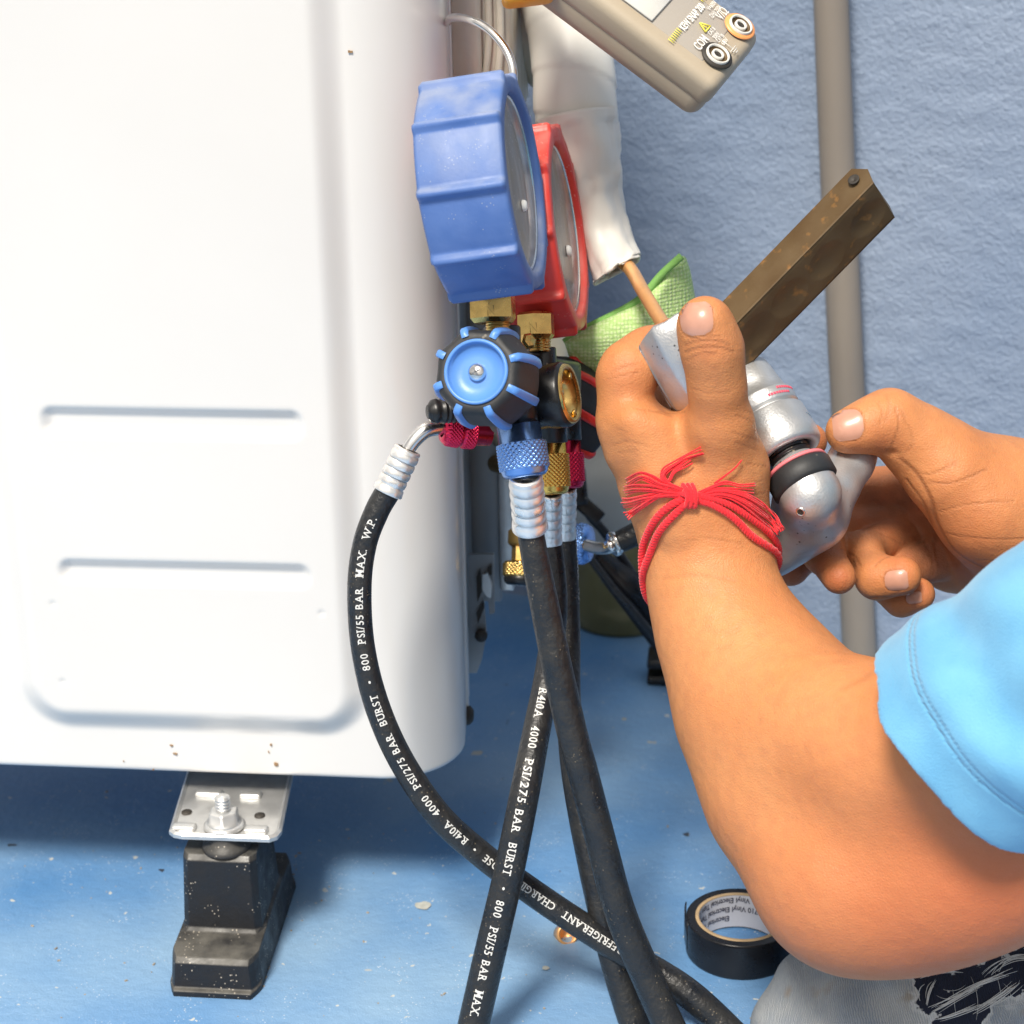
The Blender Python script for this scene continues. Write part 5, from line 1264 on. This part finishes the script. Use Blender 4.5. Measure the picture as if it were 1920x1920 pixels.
# bar: near edge runs from (1378,610) to (1637,345)
Yb = .925; mb = MP(1500, 480, Yb)
E0, E1 = W(1300, 690, Yb-.004), W(1650, 331, Yb+.004); ad = nrm(E1-E0); LB = np.linalg.norm(E1-E0)
lat = nrm(np.cross(FW, ad)); 
if np.dot(lat, RT) > 0: lat = -lat                      # toward upper left
e1v = nrm(lat*42+FW*40); e2v = nrm(-lat*70+FW*73)
s1, s2 = 68*mb, 116*mb
def barmesh():
    V, f = [], []
    # four long faces as grids with dimples on the second (dark) face
    n, k = 150, 26
    for i in range(n):
        t = i/(n-1)
        for j in range(k):
            q = j/(k-1); edge = min(q, 1-q)
            e = .0018*max(0, 1-edge/.06)**2
            p = E0+ad*LB*t+e2v*s2*(q*.97+.0)
            dep_ = 0
            for c_ in (.10, .28, .46, .66, .88):
                rr_ = .0125*(1-.10*c_); u = ((t-c_)*LB)/rr_; w_ = ((q-.5)*s2)/(rr_*.85); r2_ = u*u+w_*w_
                if r2_ < 1: dep_ = max(dep_, .0013*(1-r2_)**1.2)
            V.append(p+e1v*(dep_+e)-ad*(.004*max(0, (t-.965)/.035)))
    f += [tuple(x[::-1]) for x in gridf(n, k)]
    b = len(V)
    rowsA_ = []
    for i in range(n):
        t = i/(n-1); base = E0+ad*LB*t
        for (x1, x2) in ((.0, .0), (.03, -.012), (.5, -.014), (.96, -.010), (1., .03), (1, .5), (1, .97), (.5, .98), (.05, .975)):
            e_ = .0
            if t > .965: e_ = (t-.965)/.035*.004*(abs(x1-.5)*2)**1.5
            V.append(base+e1v*s1*x1+e2v*s2*x2-ad*e_)
    f += [tuple(x[::-1] ) for x in gridf(n, 9, off=b)]
    # end caps
    last = [b+(n-1)*9+j for j in range(9)]; f.append(tuple(last)); f.append(tuple(b+j for j in range(9))[::-1])
    return np.array(V), f
v, f = barmesh(); bmx = bmesh.new()
o = MO('flaring_bar', v, f, M['bar'], ft, smooth=False)
bmx.from_mesh(o.data); bmesh.ops.remove_doubles(bmx, verts=bmx.verts[:], dist=.0004); bmesh.ops.recalc_face_normals(bmx, faces=bmx.faces[:]); bmx.to_mesh(o.data); bmx.free()
hc = E1-ad*.0085+e1v*s1*.52-e2v*.0007*0
nh = -e2v
MO('bar_hole', *lathe(hc-e2v*.0009-e2v*.001, -e2v, [(-.0004, .0028), (.0004, .0030), (.0006, .0026), (-.0006, .0002)], 24), M['dark'], ft)
# yoke: cast block left of the thumb
def yoke():
    rows = spl([(1246, 612, .902), (1256, 632, .899), (1280, 676, .897), (1310, 726, .899), (1345, 780, .91)], 50); P = [W(*r) for r in rows]
    up_ = []
    V = []; n = 56; m = MP(1260, 690, .91)
    for i, p in enumerate(P):
        T = nrm(P[min(i+1, 49)]-P[max(i-1, 0)]); X = nrm(np.cross(T, FW)); X = X if np.dot(X, RT) > 0 else -X; N_ = nrm(np.cross(X, T)); N_ = N_ if np.dot(N_, FW) < 0 else -N_
        tp_ = math.sin(min(1, (i+.6)/7)*math.pi/2)
        for k in range(n):
            a = 2*math.pi*k/n; cx, sx_ = math.cos(a), math.sin(a); ex = 5
            x = math.copysign(abs(cx)**(2/ex), cx)*58; y = math.copysign(abs(sx_)**(2/ex), sx_)*40
            if y > 0:
                y += 12*math.exp(-((x-26)/13)**2)+9*math.exp(-((x+14)/9)**2)-9*math.exp(-((x-6)/6)**2)-46*max(0, (-x-22)/36)**1.1
            V.append(p+(X*x+N_*y)*m*(.45+.55*tp_))
    f = tube([(0, 0, i) for i in range(50)], 1, n)[1]
    return np.array(V), f
MO('yoke_arm', *yoke(), M['cast'], ft)
axS = CV(.40, -.83, .40); m = MP(1450, 800, .92)
oc = W(1400, 712, .945)
pr = [(-24*m, 5*m), (-22*m, 44*m), (-16*m, 50*m), (30*m, 56*m), (56*m, 60*m), (58*m, 66*m), (61*m, 67*m), (84*m, 67*m), (87*m, 65*m), (88*m, 60*m), (92*m, 60*m), (94*m, 67*m), (98*m, 70*m), (150*m, 72*m), (168*m, 70*m), (174*m, 66*m), (176*m, 60*m), (175*m, 50*m), (168*m, 46*m), (150*m, 45*m)]
MO('yoke_body', *lathe(oc, axS, pr, 64), M['cast'], ft)
pr = []
for i in range(81): pr.append((150*m+i*1.1*m, 42*m*(1-.06*(.5+.5*math.cos(i/8*2*math.pi)))))
MO('screw_thread', *lathe(oc, axS, pr, 48), M['black'], ft)
MO('pink_washer', *lathe(oc, axS, [(204*m, 40*m), (204*m, 60*m), (208*m, 62*m), (211*m, 60*m), (211*m, 40*m)], 56), mat('pink_ring', (.80, .20, .22), .5), ft)
MO('black_nut', *lathe(oc, axS, [(211*m, 40*m), (211*m, 58*m), (216*m, 64*m), (246*m, 64*m), (252*m, 58*m), (252*m, 30*m)], 60, mod=lambda a, k, t, r: r*(1-.05*max(0, math.cos(2*a))**6) if 1 < k < 4 else r), M['blackm'], ft)
bs_ = oc+axS*100*m
sxp = nrm(np.cross(axS, FW)); sxp = sxp if np.dot(sxp, RT) > 0 else -sxp
sc_ = oc+axS*128*m+sxp*66*m*.80+(-FW)*66*m*.45
MO('side_screw', *lathe(sc_, nrm(sxp*.8-FW*.55), [(-.003, .0045), (.002, .0045), (.0026, .0035), (.0018, .0025), (.0014, .0002)], 28), M['chrome'], ft)
for k in range(9):
    for rr_ in range(2):
        a = -1.0+k*.105; Xp = sxp; Yp = nrm(np.cross(axS, sxp)); Yp = Yp if np.dot(Yp, FW) < 0 else -Yp
        aa = .35+k*.085+rr_*.35; d = math.cos(aa)*Xp*1+math.sin(aa)*Yp
        p = oc+axS*(66+11*rr_)*m+d*(67.2*m); tg = nrm(np.cross(axS, d))
        MO('red_marking', *rbox(p, tg, axS, d, 4.2*m, 5*m, .0003, 0), mat('red_ink', (.75, .10, .16), .6) if (k == 0 and rr_ == 0) else bpy.data.materials['red_ink'], ft)
L7 = Field((.10, .84, .20), (.23, 1.0, .36), .0009)
L7.chain(chainpx([(1618, 825, .958, 36), (1594, 868, .946, 36), (1564, 915, .931, 38), (1524, 958, .920, 57)]), .011, .010)
L7.chain(chainpx([(1506, 948, .918, 58), (1520, 968, .917, 56)]), .011, .010)
L7.chain(chainpx([(1526, 970, .921, 54), (1486, 1014, .924, 37), (1448, 1042, .928, 31), (1400, 1070, .93, 30)]), .011, .010)
nb = oc+axS*250*m; L7.chain([(nb-axS*.006, .0150), (nb+axS*.004, .0155)], .006, .014)
v7, q7 = nets(L7.F, L7.o, L7.h)
MO('handle', v7, q7, M['cast'], ft)
bv7 = make_bvh(v7, q7); p, n_ = drape(bv7, 1501, 960)
if p is not None:
    MO('set_screw', *lathe(p, n_, [(-.0005, .0026), (.0003, .0024), (.0004, .0018), (-.0008, .0014)], 24), M['chrome'], ft)
    MO('screw_recess', *lathe(p, n_, [(.0003, .0016), (.0002, .0001)], 16), M['dark'], ft)

# ------------------------------------------------------------ green mesh pad
def pad():
    out = [(1058, 642), (1100, 615), (1150, 590), (1200, 560), (1240, 515), (1278, 480), (1292, 500), (1302, 550), (1310, 600), (1300, 660), (1270, 720), (1220, 770), (1170, 790), (1130, 760), (1100, 715), (1072, 680)]
    O = spl([(a, b, 0) for a, b in out+[out[0]]], 96)[:-1, :2]; c = np.array([1185., 645.]); V = []; nr = 26
    for s_ in (1, -1):
        for i in range(len(O)):
            for j in range(nr):
                q = j/(nr-1); p = c+(O[i]-c)*q; th = math.sqrt(max(0, 1-q**2.4))*.017
                th += .0016*noise.noise(Vector((p[0]*.025, p[1]*.025, s_)))*(1-q**6)
                V.append(W(p[0], p[1], 1.06+.00012*(p[0]-1185))-FW*th*s_)
    n = len(O); f1 = gridf(n, nr, True); f2 = gridf(n, nr, True, n*nr)[:, ::-1]
    return np.array(V), np.vstack([f1, f2])
M['green'] = mat('green_mesh', (.30, .60, .12), .75, var=.1, vs=40)
N, L = nodes(M['green']); b = N['Principled BSDF']; g = N.new('ShaderNodeNewGeometry'); vo = N.new('ShaderNodeTexVoronoi'); vo.inputs['Scale'].default_value = 470; vo.inputs['Randomness'].default_value = .25
L.new(g.outputs['Position'], vo.inputs['Vector']); mr = N.new('ShaderNodeMapRange'); mr.inputs['From Min'].default_value = .3; mr.inputs['From Max'].default_value = .55; L.new(vo.outputs['Distance'], mr.inputs['Value'])
mxn = N.new('ShaderNodeMix'); mxn.data_type = 'RGBA'; L.new(mr.outputs[0], mxn.inputs[0]); mxn.inputs[6].default_value = (.66, .82, .42, 1); mxn.inputs[7].default_value = (.46, .68, .24, 1); L.new(mxn.outputs[2], b.inputs['Base Color'])
bp = N.new('ShaderNodeBump'); bp.inputs['Strength'].default_value = .7; bp.inputs['Distance'].default_value = .001; bp.invert = True; L.new(vo.outputs['Distance'], bp.inputs['Height']); L.new(bp.outputs[0], b.inputs['Normal'])
gp = thing('scouring_pad', 'bright green mesh scouring pad tucked behind the left hand', 'scouring pad', W(1185, 780, 1.06))
v, f = pad(); MO('pad_body', v, f, M['green'], gp)
ol = [(1058, 642), (1100, 615), (1150, 590), (1200, 560), (1240, 515), (1278, 480)]
MO('pad_hem', *tube(PYr([(a, b_, 1.055, 5) for a, b_ in ol], 40)[0], .0022, 10), mat('green_hem', (.26, .55, .14), .8, bump=.5, bs=500), gp)
bpy.context.view_layer.update()
